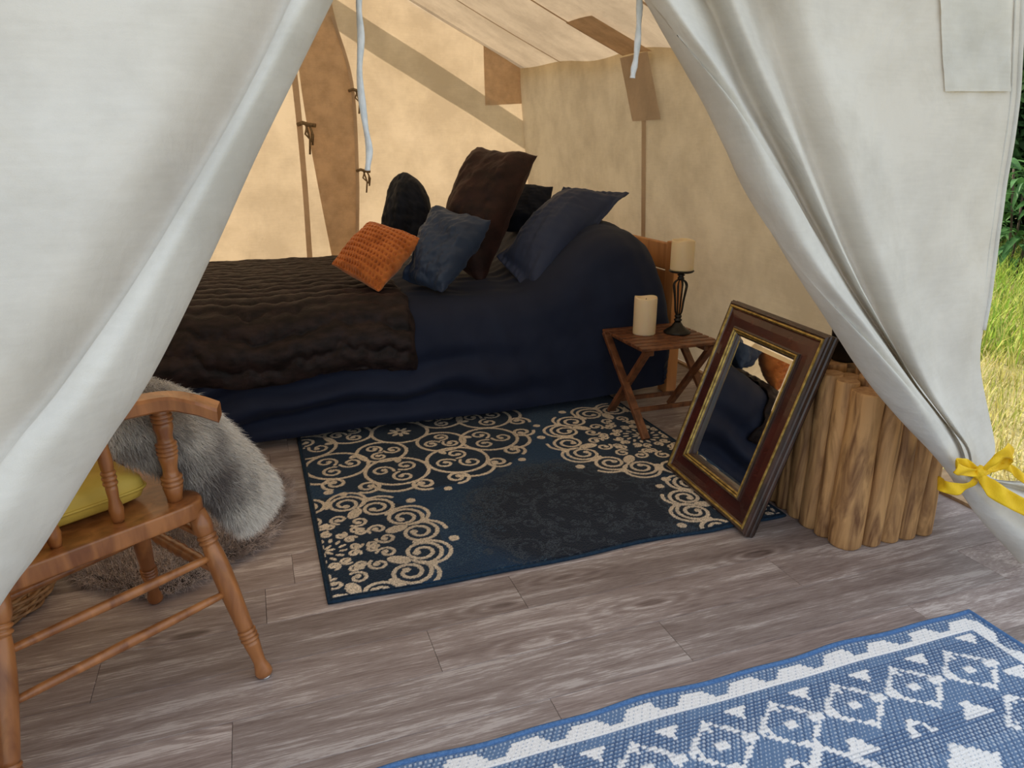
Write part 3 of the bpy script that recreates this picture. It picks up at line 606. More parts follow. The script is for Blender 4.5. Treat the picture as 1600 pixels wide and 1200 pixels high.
def medA(A, cx, cy, R, rot=0, n_=8, w=.0068):
    for k in range(n_):
        a = rot+2*PI*k/n_; f = lambda r, t: (cx+r*R*math.cos(a+t), cy+r*R*math.sin(a+t))
        for s_ in (-1, 1):
            x, y = f(.80, s_*.19); spiral(A, x, y, .175*R, a+s_*(.4)-s_*1.4, s_, 1.75, w)          # outer lobes
            x, y = f(.86, s_*.19); circ(A, x, y, .17*R, w, a-s_*.9+(0 if s_ > 0 else 0)-1.2, a+1.9)
            x, y = f(.52, s_*.17); spiral(A, x, y, .085*R, a+PI+s_*.3, -s_, 1.1, w*.85)
            x, y = f(.40, s_*.30); spiral(A, x, y, .06*R, a+s_*1.2, s_, 1.0, w*.8)
        x, y = f(.645, 0); blob(A, x, y, .10*R, .055*R, a)
        x, y = f(.80, PI/n_); blob(A, x, y, .085*R, .035*R, a+PI/n_)
        x, y = f(1.06, PI/n_); blob(A, x, y, .045*R, .045*R, a)
        x, y = f(.93, 0); stamp(A, x, y, .03*R)
    for k in range(14):
        a = 2*PI*k/14; x, y = cx+.26*R*math.cos(a), cy+.26*R*math.sin(a); spiral(A, x, y, .055*R, a, 1 if k % 2 else -1, 1.1, w*.75)
        blob(A, cx+.16*R*math.cos(a+.2), cy+.16*R*math.sin(a+.2), .035*R, .016*R, a+.5)
    for k in range(8):
        a = 2*PI*k/8; blob(A, cx+.06*R*math.cos(a), cy+.06*R*math.sin(a), .04*R, .015*R, a)
def medB(A, cx, cy, R, rot=0, w=.0075):
    n_ = 10
    for k in range(n_):
        a = rot+2*PI*k/n_
        for rr_, rad, ph in ((.66, .20, 0), (.36, .165, PI/n_)):
            if rr_ < .5 and k % 2: continue
            x, y = cx+rr_*R*math.cos(a+ph), cy+rr_*R*math.sin(a+ph); circ(A, x, y, rad*R, w)
            for j in range(3):
                b_ = a+2*PI*j/3+.5; spiral(A, x+.095*R*math.cos(b_)*rad/.2, y+.095*R*math.sin(b_)*rad/.2, .075*R*rad/.2, b_+PI, 1, 1.15, w*.85)
        for s_ in (-1, 1):
            x, y = cx+.885*R*math.cos(a+PI/n_+s_*.12), cy+.885*R*math.sin(a+PI/n_+s_*.12); spiral(A, x, y, .085*R, a+PI/n_-s_*.2, s_, 1.4, w)
        x, y = cx+1.0*R*math.cos(a+PI/n_), cy+1.0*R*math.sin(a+PI/n_); stamp(A, x, y, .016)
        circ(A, cx+.80*R*math.cos(a), cy+.80*R*math.sin(a), .15*R, w, a-1.1, a+1.1)
        blob(A, cx+.50*R*math.cos(a), cy+.50*R*math.sin(a), .035*R, .022*R, a)
    circ(A, cx, cy, .20*R, w)
    for k in range(8): a = 2*PI*k/8; blob(A, cx+.05*R*math.cos(a), cy+.05*R*math.sin(a), .035*R, .015*R, a)
medB(cream, .52, 2.95, .61, .1)
medA(cream, 1.50, 2.56, .41, .1)
medA(cream, .105, 2.05, .385, .25)
medA(cream, 1.62, 1.86, .36, .5)
medA(dark, .98, 2.04, .40, .0); circ(dark, .98, 2.04, .17, .012); circ(dark, .98, 2.04, .37, .010)
bord = np.minimum(np.minimum(GX-RX0, RX1-GX), np.minimum(GY-RY0, RY1-GY))
cream[bord < .012] = 0
base = np.array([.006, .030, .072]); nz = rng.random((ny, nx)); big = wob(GX, GY, 81, 7)
rr_ = np.hypot(GX-.98, GY-2.04)
col = np.ones((ny, nx, 3))*base
col *= (1 + .25*big*.5)[..., None]
darkd = smooth((.46-rr_)/.14)[..., None]
col = col*(1-darkd) + np.array([.0055, .0105, .0220])*darkd
speck = (nz > .80) & (rr_ > .30) & (wob(GX, GY, 83, 12) > -.3); col[speck] = [.035, .068, .105]
dm = (dark > 0) & (nz > .45) & (wob(GX, GY, 87, 26) > -.9); col[dm] = [.036, .048, .066]
# dark field inside the pale medallions
for cx, cy, R in ((.52, 2.95, .60), (1.5, 2.56, .40), (.105, 2.05, .38), (1.62, 1.86, .36)):
    msk = np.hypot(GX-cx, GY-cy) < R*.97; col[msk] = col[msk]*.55
cm = cream > 0; tone = (1+.10*wob(GX, GY, 85, 9))[..., None]
col = np.where(cm[..., None], np.array([.62, .52, .40])*tone*(.82+.36*nz[..., None]), col)
zr = .011 + .0014*nz + .0012*cm - .006*smooth((.012-bord)/.012)
front = smooth((RY0+.10-GY)/.10); zr = zr + front*(.010*smooth((np.sin(GX*9.0+1.2)-.2))*smooth((GX-1.0)/.3))
GYw = GY + front*(.006*np.sin(GX*7+.4)+.004*np.sin(GX*13))
rug = tag(grid('navy_rug', np.stack([GX, GYw, zr], -1), MAT['rug_pile'], None, False), 'dark navy rug with cream scrollwork medallions beside the bed', 'rug')
setcol(rug, np.clip(col, 0, 1).reshape(-1, 3))
mat('binding', (.008, .022, .045), (.014, .036, .066), (90, 90, 90), .85, .5, spec=.2)
ring = [(GX[0, i], GYw[0, i], max(.006, zr[0, i]-.003)) for i in range(0, nx, 6)] + [(RX1, GYw[j, -1], .006) for j in range(0, ny, 12)] + [(GX[-1, i], RY1, .006) for i in range(nx-1, 0, -12)] + [(RX0, GYw[j, 0], .006) for j in range(ny-1, 8, -8)]
tube('binding', ring, .0062, MAT['binding'], rug, 8, True)

# ================================================================== BLUE PORCH RUG
g = .0030; BXr, BYr = 1.725, 1.165; WA, WB = 1.80, 1.10
na, nb = int(WA/g), int(WB/g); A_, B_ = np.meshgrid(np.linspace(0, WA, na), np.linspace(0, WB, nb))
wht = np.zeros((nb, na), bool)
qs = .0092
A = (np.floor(A_/qs)+.5)*qs; B = (np.floor(B_/qs)+.5)*qs               # stepped weave cells
def border(a, b):
    p = np.mod(a, .136); e = np.abs(p-.068)
    m1 = (b > .050) & (b < .066)
    m2 = (b >= .018) & (b <= .052) & (e < .052-np.abs(b-.046)*.9)
    return m1 | m2
inside = np.minimum(A, B)
wht |= np.where(B <= A, border(A, B), border(B, A)) & (inside < .07)
def diamond(ca, cb, ha, hb):
    global wht
    r_ = np.abs(A-ca)/ha + np.abs(B-cb)/hb
    wht |= (r_ < 1.02) & (r_ > .83); wht |= (np.abs(A-ca) < .0065) & (np.abs(B-cb) < .013) | (np.abs(A-ca) < .015) & (np.abs(B-cb) < .0055)
    for da, db in ((.5, 0), (-.5, 0), (0, .5), (0, -.5)): wht |= (np.abs(A-ca-da*ha*1.35) < .006) & (np.abs(B-cb-db*hb*1.35) < .006)
def tri(ca, cb, s_, up=1, hole=False):
    global wht
    t_ = (B-cb)*up
    m_ = (t_ > -s_*.55) & (t_ < s_*.55) & (np.abs(A-ca) < (s_*.60-t_)*.75+.004)
    if hole: m_ &= ~((t_ < -s_*.05) & (np.abs(A-ca) < s_*.35))
    wht |= m_
field = inside > .075
keep = wht.copy(); wht[:] = False
for k in range(10):
    diamond(.205+.175*k, .175, .086, .070); tri(.2925+.175*k, .108, .030, 1)
    if k < 6: diamond(.205, .175+.160*(k+1), .086, .072); tri(.108, .225+.16*k, .036, 1)
tri(.107, .085, .040, 1)
for k in range(9):
    tri(.318+.160*k, .268, .040, -1, k % 2 == 1)
# big zigzag line and stepped medallions farther in
for k in range(6):
    ca = .72+.44*k
    r_ = np.abs(A-ca)/.20 + np.abs(B-.46)/.225; wht |= (r_ < 1.04) & (r_ > .93)
    r_ = np.abs(A-ca)/.12 + np.abs(B-.46)/.12; wht |= (r_ < 1.0) & (r_ > .78); wht |= r_ < .35
    r_ = np.abs(A-ca+.27)/.075 + np.abs(B-.385)/.055; wht |= (r_ < 1.0)
    diamond(ca-.22, .62, .086, .070)
wht &= field; wht |= keep
blue = np.ones((nb, na, 3))*np.array([.13, .215, .375])
ca_, cb_ = np.mod(A_ + np.floor(B_/qs)*qs*.5, qs*1.15)/(qs*1.15), np.mod(B_, qs)/qs
fleck = (ca_ > .28) & (ca_ < .66) & (cb_ > .30) & (cb_ < .75)
blue[fleck] = [.50, .57, .68]
gap = (cb_ < .16) | (ca_ < .10)
blue[gap] = [.06, .105, .22]
wcol = np.ones((nb, na, 3))*np.array([.86, .86, .88]); wcol[(ca_ < .16) & (cb_ < .45)] = [.40, .47, .60]; wcol[cb_ < .12] = [.60, .62, .68]
colb = np.where(wht[..., None], wcol, blue)*(.93+.14*rng.random((nb, na)))[..., None]
zb = .0065 + .0016*np.abs(np.sin(PI*cb_))*np.abs(np.sin(PI*ca_))**.5 + .0008*wht
bord = np.minimum(np.minimum(A_, B_), np.minimum(WA-A_, WB-B_)); bm_ = bord < .009
colb[bm_] = [.07, .16, .36]
Yw = BYr-B_ - smooth((.1-B_)/.1)*(.004*np.sin(A_*11)+.003*np.sin(A_*23+1)); Xw = BXr-A_ - smooth((.1-A_)/.1)*.003*np.sin(B_*14)
brug = tag(grid('blue_rug', np.stack([Xw, Yw, zb], -1), MAT['rug_weave'], None, True), 'blue and white flatweave rug with diamond pattern on the porch', 'rug')
setcol(brug, np.clip(colb, 0, 1).reshape(-1, 3))
mat('binding_blue', (.06, .14, .32), (.10, .21, .43), (160, 160, 160), .85, .6, spec=.2)
ring = [tuple(np.array([Xw[0, i], Yw[0, i], .0055])) for i in range(0, na, 6)] + [(Xw[j, -1], Yw[j, -1], .0055) for j in range(0, nb, 12)] + [(Xw[-1, i], Yw[-1, i], .0055) for i in range(na-1, 0, -12)] + [(Xw[j, 0], Yw[j, 0], .0055) for j in range(nb-1, 0, -8)]
tube('binding', ring, .0062, MAT['binding_blue'], brug, 8, True)

# ================================================================== FOLDING SLAT TABLE
st_ = thing('folding_table', 'small folding slat table with crossed legs beside the bed', 'table', (1.68, 2.75, .012))
TX0, TX1, TY0, TY1, TZ = 1.485, 1.875, 2.555, 2.945, .40
ns = 8; sw_ = (TY1-TY0)/ns
for k in range(ns):
    bevbox('slat', (TX1-TX0, sw_-.011, .013), MAT['teak'], st_, ((TX0+TX1)/2, TY0+sw_*(k+.5), TZ-.006), bev=.002, seg=1)
for x in (TX0+.06, TX1-.06): bevbox('apron', (.022, TY1-TY0-.06, .03), MAT['teak'], st_, (x, (TY0+TY1)/2, TZ-.027), bev=.003, seg=1)
for x in (TX0+.012, TX1-.012):
    beam('leg', (x, TY1-.02, TZ-.012), (x, TY0-.045, .014), .020, .034, MAT['teak'], st_, (1, 0, 0))
for x in (TX0+.034, TX1-.034):
    beam('leg', (x, TY0+.02, TZ-.012), (x, TY1-.06, .014), .020, .034, MAT['teak'], st_, (1, 0, 0))
beam('stretcher', (TX0, TY0+.06, .11), (TX1, TY0+.06, .11), .018, .018, MAT['teak'], st_, (0, 0, 1))
beam('stretcher', (TX0+.03, TY1-.10, .08), (TX1-.03, TY1-.10, .08), .018, .018, MAT['teak'], st_, (0, 0, 1))
# ------------------------------------------------------------------ candles
def candle(name, x, y, z, r, h, label, seed):
    t = thing(name, label, 'candle', (x, y, z), group='pillar candles')
    n = 32; rr2 = np.random.default_rng(seed); prof = [(r*.97, 0), (r, .006), (r, h*.5), (r*1.0, h-.006), (r*.965, h), (r*.86, h-.001), (r*.80, h-.010), (r*.35, h-.014), (.002, h-.014)]
    v, f = lathe_pts(prof, n); vv = []
    for i, p in enumerate(v):
        a = math.atan2(p[1], p[0]); top_ = .0025*math.sin(2*a+seed)+.0015*math.sin(3*a) if h-.008 < p[2] else 0
        vv.append((p[0]+x, p[1]+y, p[2]+z+top_))
    wx = mk('wax', vv, f, MAT['wax'], t)
    tube('wick', [(x, y, z+h-.016), (x+.002, y, z+h-.006)], .0016, MAT['black_paint'], wx, 6)
candle('pillar_candle', 1.625, 2.80, .40, .051, .168, 'cream pillar candle standing directly on the slat table', 2)
ch = thing('candle_holder', 'black iron candle holder with open wire stem on the slat table', 'candle holder', (1.775, 2.765, .40))
hx, hy = 1.775, 2.765
lathe('base', [(.060, .4), (.061, .406), (.052, .414), (.030, .428), (.018, .445), (.012, .455)], MAT['iron'], ch, loc=(hx, hy, 0), n=28)
lathe('collar', [(.012, .452), (.018, .458), (.018, .463), (.011, .468), (.016, .474), (.016, .480), (.009, .486)], MAT['iron'], ch, loc=(hx, hy, 0), n=20)
for k in range(10):
    a = 2*PI*k/10; pts = [(.008, .482), (.016, .50), (.021, .55), (.029, .60), (.031, .618), (.024, .634), (.009, .644)]
    pp = catmull(np.array([(hx+r*math.cos(a), hy+r*math.sin(a), z) for r, z in pts]), 20); tube('wire', [tuple(p_) for p_ in pp], .0027, MAT['iron'], ch, 6)
lathe('neck', [(.010, .640), (.015, .646), (.015, .652), (.010, .657), (.018, .664), (.012, .668), (.011, .674)], MAT['iron'], ch, loc=(hx, hy, 0), n=20)
lathe('drip_pan', [(.012, .672), (.050, .676), (.056, .682), (.055, .684), (.010, .680)], MAT['iron'], ch, loc=(hx, hy, 0), n=28)
candle('pillar_candle', hx, hy, .685, .051, .132, 'cream pillar candle raised on the black iron holder', 5)

# ================================================================== MIRROR
MBL, MBR = np.array([1.431, 2.232, .014]), np.array([1.400, 1.692, .006])
MTL = np.array([1.649, 2.232, .668])
ux = (MBR-MBL); Wm = np.linalg.norm(ux); ux /= Wm
uy = MTL-MBL; uy -= ux*np.dot(ux, uy); Hm = np.linalg.norm(uy); uy /= Hm; un = np.cross(ux, uy)
if un[0] > 0: un = -un
mir = thing('framed_mirror', 'leaning mirror in a burgundy frame with gilt beading', 'mirror', tuple((MBL+MBR)/2))
def mloop(name, prof, m):
    """prof: [(inset, height)] lofted round the rectangle with mitred corners"""
    V_, F_ = [], []
    for ins, h in prof:
        for (a, c) in ((ins, ins), (Wm-ins, ins), (Wm-ins, Hm-ins), (ins, Hm-ins)):
            V_.append(MBL + ux*a + uy*c + un*h)
    for j in range(len(prof)-1):
        for i in range(4): F_.append((j*4+i, j*4+(i+1) % 4, (j+1)*4+(i+1) % 4, (j+1)*4+i))
    o = mk(name, V_, F_, m, mir, False); return o
mloop('outer_moulding', [(.006, -.030), (.000, -.026), (.000, -.018), (.004, -.014), (.001, -.008), (.001, .000), (.005, .003), (.006, .009), (.012, .013), (.017, .011)], MAT['frame_dark'])
mloop('gold_bead', [(.016, .010), (.018, .0145), (.022, .0155), (.025, .0135), (.027, .009)], MAT['gold'])
mloop('panel', [(.026, .010), (.030, .006), (.034, .008), (.055, .009), (.084, .008), (.086, .009)], MAT['burgundy'])
mloop('inner_moulding', [(.085, .008), (.086, .015), (.089, .017), (.091, .016)], MAT['frame_dark'])
mloop('gold_bead', [(.091, .0155), (.092, .019), (.0955, .020), (.098, .0175), (.099, .015)], MAT['gold'])
mloop('gold_bead', [(.100, .013), (.102, .0145), (.105, .011), (.106, .008)], MAT['gold'])
mloop('sight_edge', [(.099, .014), (.100, .012), (.106, .008), (.109, .004), (.1115, .002), (.1125, -.016)], MAT['frame_dark'])
mloop('back_board', [(.006, -.034), (.27, -.034)], MAT['dark_base'])
gp = lambda a, c, dh=0: MBL+ux*a+uy*c+un*(-.006-.002*((a-.112)/(Wm-.224)*2-1)+.004*((c-.112)/(Hm-.224)*2-1)+dh)
gi, go = [(.130, .130), (Wm-.130, .130), (Wm-.130, Hm-.130), (.130, Hm-.130)], [(.1115, .1115), (Wm-.1115, .1115), (Wm-.1115, Hm-.1115), (.1115, Hm-.1115)]
gl = mk('glass', [gp(*q_) for q_ in gi], [(0, 1, 2, 3)], MAT['mirror'], mir, False)
mk('bevel', [gp(*q_, -.0020) for q_ in go]+[gp(*q_) for q_ in gi], [(k, (k+1) % 4, 4+(k+1) % 4, 4+k) for k in range(4)], MAT['mirror'], gl, False)

# ================================================================== LOG TABLE
lt = thing('log_table', 'side table of upright peeled logs beside the mirror', 'table', (1.85, 1.72, 0))
def log(x, y, r, h, seed):
    rg_ = np.random.default_rng(seed); n = 18; nz_ = 12; V_ = []
    bx, by = rg_.uniform(-.006, .006, 2); kx = rg_.uniform(.2, .8); ka = rg_.uniform(0, 6.28)
    ph = rg_.uniform(0, 6.28, 4)
    for j in range(nz_+4):
        if j == 0: t, k = 0, .86
        elif j == nz_+3: t, k = 1, .93
        elif j == nz_+2: t, k = .994, .985
        else: t, k = .012 + (j-1)/(nz_)*.968, 1.0
        for i in range(n):
            a = 2*PI*i/n; rad = r*k*(1 + .05*math.sin(2*a+ph[0]+2*t) + .035*math.sin(3*a+ph[1]) + .04*math.sin(7*t+ph[2]) + .16*math.exp(-((t-kx)/.05)**2)*max(0, math.cos(a-ka))**3)
            V_.append((x+bx*math.sin(PI*t)+rad*math.cos(a), y+by*math.sin(PI*t)+rad*math.sin(a), t*h))
    F_ = grid_faces(n, nz_+4, True); F_.append(tuple(range(n))[::-1]); k = (nz_+3)*n; V_ += V_[k:k+n]; F_.append(tuple(range(len(V_)-n, len(V_))))
    o = mk('log', V_, F_, MAT['log'], lt, True); o.data.materials.append(MAT['log_end']); o.data.polygons[-1].material_index = 1
    return o
left = [(1.672, 1.895, .034), (1.668, 1.832, .032), (1.664, 1.768, .034), (1.662, 1.700, .036), (1.662, 1.632, .034)]
frontl = [(1.676, 1.560, .047), (1.757, 1.548, .036), (1.826, 1.545, .035), (1.896, 1.542, .036), (1.966, 1.545, .036)]
rest = [(2.012, 1.60, .034), (2.032, 1.665, .034), (2.036, 1.73, .034), (2.036, 1.795, .034), (2.036, 1.86, .034), (2.03, 1.925, .034), (1.96, 1.93, .036), (1.89, 1.93, .036), (1.82, 1.93, .036), (1.745, 1.925, .036)]
inner = [(1.735, 1.62, .036), (1.81, 1.62, .038), (1.885, 1.62, .038), (1.96, 1.62, .038), (1.735, 1.70, .038), (1.81, 1.70, .038), (1.885, 1.70, .038), (1.96, 1.70, .038), (1.74, 1.78, .038), (1.815, 1.78, .038), (1.89, 1.78, .038), (1.965, 1.78, .038), (1.75, 1.855, .036), (1.82, 1.855, .036), (1.89, 1.855, .036), (1.96, 1.855, .036)]
for k, (x, y, r) in enumerate(left+frontl+rest+inner):
    log(x, y, r*1.03, .525 + .012*math.sin(k*2.3), 100+k)
pot = thing('black_pot', 'black pot standing on the log table behind the mirror', 'pot', (1.80, 1.79, .535))
lathe('body', [(.046, .538), (.05, .545), (.056, .66), (.060, .70), (.062, .705), (.056, .70), (.05, .66), (.045, .56)], MAT['pot'], pot, loc=(1.80, 1.79, 0), n=28)
tw = tag(mk('twig_spray', *merge([tube_vf([tuple(p_) for p_ in catmull(np.array([(1.755, 1.80+.012*k, .54), (1.735-.004*k, 1.80+.02*k, .556+.010*k), (1.715+.006*k, 1.79+.03*k, .545+.016*k), (1.70, 1.80+.03*k, .552+.018*(k % 3))]), 14)], .0018, 5) for k in range(5)]), MAT['black_paint']), 'thin dark wires curling beside the black pot', 'wire')

# ================================================================== CHAIR
CA = math.radians(33.8); CO = (-.443, 1.598, 0)
chair = thing('captain_chair', 'turned maple armchair with a yellow seat cushion', 'chair', CO, CA, local=True)
f2 = np.array([math.cos(CA), math.sin(CA)]); l2 = np.array([-math.sin(CA), math.cos(CA)])
def loc2(P): P = np.asarray(P, float); d = P[..., :2]-np.array(CO[:2]); return np.stack([d@f2, d@l2, P[..., 2]], -1)
SZ = .455
# seat: rounded saddle
bm = bmesh.new(); out_ = []
for k in range(48):
    a = 2*PI*k/48; c_, s_ = math.cos(a), math.sin(a); e = .26
    x = .008 + .240*math.copysign(abs(c_)**e, c_); y = (.163 if s_ < 0 else .205)*math.copysign(abs(s_)**e, s_)*(1-.16*min(1, max(0, (.23-x)/.46))); out_.append((x, y))
rings = [(.97, SZ-.040), (.99, SZ-.040), (.996, SZ-.038), (1.0, SZ-.034), (1.0, SZ-.006), (.996, SZ-.002), (.988, SZ), (.96, SZ), (.6, SZ-.006), (.2, SZ-.009)]
V_ = [(x*k, y*k, z) for k, z in rings for x, y in out_]; F_ = grid_faces(48, len(rings), True); F_.append(tuple(range(48))[::-1]); kk = (len(rings)-1)*48; F_.append(tuple(range(kk, kk+48)))
mk('seat', V_, F_, MAT['maple'], chair, True)
def turned(prof, k=1.0):
    return [(r, z) for r, z in prof]
def bead(c, r, r0, w_): return [(r0, c-w_*1.05), (r0*.93, c-w_), (r*.94, c-w_*.62), (r, c), (r*.94, c+w_*.62), (r0*.93, c+w_), (r0, c+w_*1.05)]
legp = [(.0165, 0), (.0195, .012), (.0200, .03), (.0140, .085), (.0155, .14), (.0185, .20)] + bead(.232, .0215, .0185, .011) + bead(.256, .0215, .0185, .011) + bead(.280, .0215, .0185, .011) + [(.0185, .31), (.0205, .42), (.0225, .55), (.0230, .64), (.0215, .74), (.0185, .80)] + bead(.825, .0225, .0180, .012) + bead(.852, .0225, .0180, .012) + [(.0200, .875), (.0225, .90), (.0225, .93), (.019, 1)]
legs = {}
for nm, tx, ty, bx, by in (('a', .222, -.135, .27, -.25), ('b', .215, .165, .27, .25), ('c', -.168, -.128, -.262, -.245), ('d', -.185, .150, -.27, .235)):
    a = Vector((bx, by, .004)); c = Vector((tx, ty, SZ-.03)); legs[nm] = (a, c)
    o = lathe('leg', legp, MAT['maple'], chair, a, c, 20)
    lathe('glide', [(.013, 0), (.014, .5), (.012, 1)], MAT['metal_cap'], o, (bx, by, 0), (bx, by, .006), 14)
def lp(n_, z): a, c = legs[n_]; return a + (c-a)*((z-a.z)/(c.z-a.z))
plain = [(.007, 0), (.009, .1), (.0115, .5), (.009, .9), (.007, 1)]
turn = [(.008, 0), (.010, .08), (.012, .22), (.016, .30), (.013, .33), (.016, .37), (.013, .41), (.017, .46), (.014, .5), (.017, .54), (.013, .59), (.016, .63), (.013, .67), (.016, .70), (.012, .78), (.010, .92), (.008, 1)]
for n1, n2_, z1, z2, pr_ in (('a', 'c', .315, .315, plain), ('a', 'c', .225, .225, plain), ('b', 'd', .315, .315, plain), ('b', 'd', .225, .225, plain), ('a', 'b', .270, .270, turn), ('a', 'b', .36, .36, plain), ('c', 'd', .23, .23, plain)):
    lathe('stretcher', pr_, MAT['maple'], chair, lp(n1, z1), lp(n2_, z2), 14)
# arm rail, bent round the back
ap = np.array([(.288, -.172, .650), (.250, -.142, .672), (.195, -.112, .688), (.07, -.100, .692), (-.06, -.112, .694), (-.17, -.088, .698), (-.235, .02, .70), (-.19, .14, .698), (-.06, .175, .694), (.07, .17, .692), (.195, .175, .688), (.250, .20, .672), (.288, .23, .650)])
pa = catmull(ap, 80); tg = np.gradient(pa, axis=0); tg /= np.linalg.norm(tg, axis=1)[:, None]; sd_ = np.cross(tg, [0, 0, 1]); sd_ /= np.linalg.norm(sd_, axis=1)[:, None]
sec = [(-.030, -.012), (-.030, .010), (-.024, .016), (.024, .016), (.030, .010), (.030, -.012), (.024, -.017), (-.024, -.017)]
V_ = [p_ + s__*a_ + np.array([0, 0, b_]) for p_, s__ in zip(pa, sd_) for a_, b_ in sec]; F_ = grid_faces(8, 80, True); F_.append(tuple(range(8))[::-1]); F_.append(tuple(range(79*8, 80*8)))
mk('arm_rail', V_, F_, MAT['maple'], chair, False)
spn = [(.010, 0), (.0125, .05), (.0145, .12), (.011, .2), (.0135, .30), (.016, .38), (.0135, .42), (.0165, .45), (.0135, .48), (.0165, .51), (.0135, .55), (.0125, .65), (.0105, .80), (.010, 1)]
thk = [(.0155, 0), (.0165, .06), (.0215, .17)] + bead(.215, .0235, .0195, .024) + bead(.268, .0235, .0195, .024) + [(.0165, .30), (.0155, .36), (.0185, .45), (.0205, .49)] + bead(.535, .0225, .0185, .020) + bead(.580, .0225, .0185, .020) + bead(.625, .0225, .0185, .020) + [(.0160, .66), (.0165, .72), (.0205, .80), (.0195, .84)] + bead(.875, .0225, .0180, .020) + bead(.92, .0225, .0180, .020) + [(.018, .95), (.018, 1)]
spn = [(.010, 0), (.0125, .05), (.0150, .14), (.0105, .24), (.0120, .34)] + bead(.40, .0150, .0115, .022) + bead(.45, .0150, .0115, .022) + bead(.50, .0150, .0115, .022) + [(.0125, .54), (.0140, .62), (.0105, .80), (.010, 1)]
for fy, ty_ in ((-.102, -.112), (.15, .175)):
    lathe('arm_support', thk, MAT['maple'], chair, (.196, fy, SZ-.006), (.190, ty_, .676), 22)
for (fx, fy), (tx_, ty_) in (((.074, -.097), (.066, -.100)), ((-.050, -.100), (-.062, -.112)), ((-.148, -.078), (-.172, -.086)), ((-.19, .02), (-.232, .02)), ((-.15, .115), (-.19, .14)), ((-.05, .14), (-.06, .175)), ((.07, .14), (.07, .17))):
    lathe('spindle', spn, MAT['maple'], chair, (fx, fy, SZ-.006), (tx_, ty_, .680), 16)
# cushion
def M_chair(v): return [tuple(np.array([CO[0], CO[1], 0]) + np.array([*(f2*p[0]+l2*p[1]), p[2]])) for p in v]
cu = thing('seat_cushion', 'yellow seat cushion with piped edge on the wooden chair', 'cushion', (CO[0], CO[1], SZ), CA)
cu.rotation_euler = (0, 0, 0)
rings = [(.80, SZ+.001), (.95, SZ+.010), (1.0, SZ+.030), (.97, SZ+.052), (.86, SZ+.066), (.6, SZ+.074), (.25, SZ+.076), (.02, SZ+.076)]
V_ = [(x*k*.72-.01, y*k*.58+.035, z) for k, z in rings for x, y in out_]; F_ = grid_faces(48, len(rings), True); F_.append(tuple(range(48))[::-1]); kk = (len(rings)-1)*48; F_.append(tuple(range(kk, kk+48)))
mk('pad', M_chair(V_), F_, MAT['cushion'], cu, True)
tube('piping', M_chair([(x*.722-.01, y*.583+.035, SZ+.031) for x, y in out_]), .0035, MAT['cushion'], cu, 6, True)

# ------------------------------------------------------------------ fur: strand helper
def strands(name, G, n, Ln, wdt, colf, parent, droop=.5, seed=1, dirf=None, lift=.6):
    r_ = np.random.default_rng(seed); nv_, nu_ = G.shape[:2]
    du = np.gradient(G, axis=1); dv = np.gradient(G, axis=0); nm = np.cross(du, dv); ar = np.linalg.norm(nm, axis=2); nm /= ar[..., None]+1e-12
    if (nm*(np.array([.1, -.6, 1.6])-G*0)).sum(-1).mean() < 0: nm = -nm
    pr_ = ar.ravel()/ar.sum(); idx = r_.choice(nv_*nu_, n, p=pr_); j, i = idx//nu_, idx % nu_
    j = np.clip(j+r_.uniform(-.5, .5, n), 0, nv_-1.001); i = np.clip(i+r_.uniform(-.5, .5, n), 0, nu_-1.001)
    j0, i0 = j.astype(int), i.astype(int); fj, fi = (j-j0)[:, None], (i-i0)[:, None]
    P = G[j0, i0]*(1-fj)*(1-fi)+G[j0, i0+1]*(1-fj)*fi+G[j0+1, i0]*fj*(1-fi)+G[j0+1, i0+1]*fj*fi; Nn = nm[j0, i0]
    flow = dirf(P, j/(nv_-1), i/(nu_-1)) if dirf else np.tile([0, 0, -1.], (n, 1))
    flow = flow + r_.normal(0, .35, (n, 3)); Ls = Ln*r_.uniform(.6, 1.15, n)[:, None]
    d1 = Nn*lift + flow*.5; d1 /= np.linalg.norm(d1, axis=1)[:, None]; d2 = Nn*lift*.4 + flow*1.0 + np.array([0, 0, -droop]); d2 /= np.linalg.norm(d2, axis=1)[:, None]
    sdv = np.cross(d1, r_.normal(0, 1, (n, 3))); sdv /= np.linalg.norm(sdv, axis=1)[:, None]
    A0 = P-Nn*.002; A1 = P+d1*Ls*.5; A2 = A1+d2*Ls*.5; ww = wdt/2
    Vv = np.stack([A0-sdv*ww, A0+sdv*ww, A1-sdv*ww*.8, A1+sdv*ww*.8, A2], 1).reshape(-1, 3)
    Vv[:, 2] = np.maximum(Vv[:, 2], .002)
    b_ = np.arange(n)*5; Fq = np.stack([b_, b_+1, b_+3, b_+2], 1); Ft = np.stack([b_+2, b_+3, b_+4], 1)
    me = bpy.data.meshes.new(name); me.vertices.add(n*5); me.vertices.foreach_set('co', Vv.ravel())
    lv = np.concatenate([Fq.ravel(), Ft.ravel()]); me.loops.add(len(lv)); me.loops.foreach_set('vertex_index', lv)
    ls = np.concatenate([np.arange(n)*4, n*4+np.arange(n)*3]); me.polygons.add(2*n); me.polygons.foreach_set('loop_start', ls); me.update(); me.validate()
    o = link(name, me, MAT['fur'], parent, True); cA, cB = colf(P, j/(nv_-1), i/(nu_-1), r_)
    cc = np.stack([cA, cA, (cA+cB)/2, (cA+cB)/2, cB], 1).reshape(-1, 3); setcol(o, np.clip(cc, 0, 1)); o['kind'] = 'stuff'
    return o
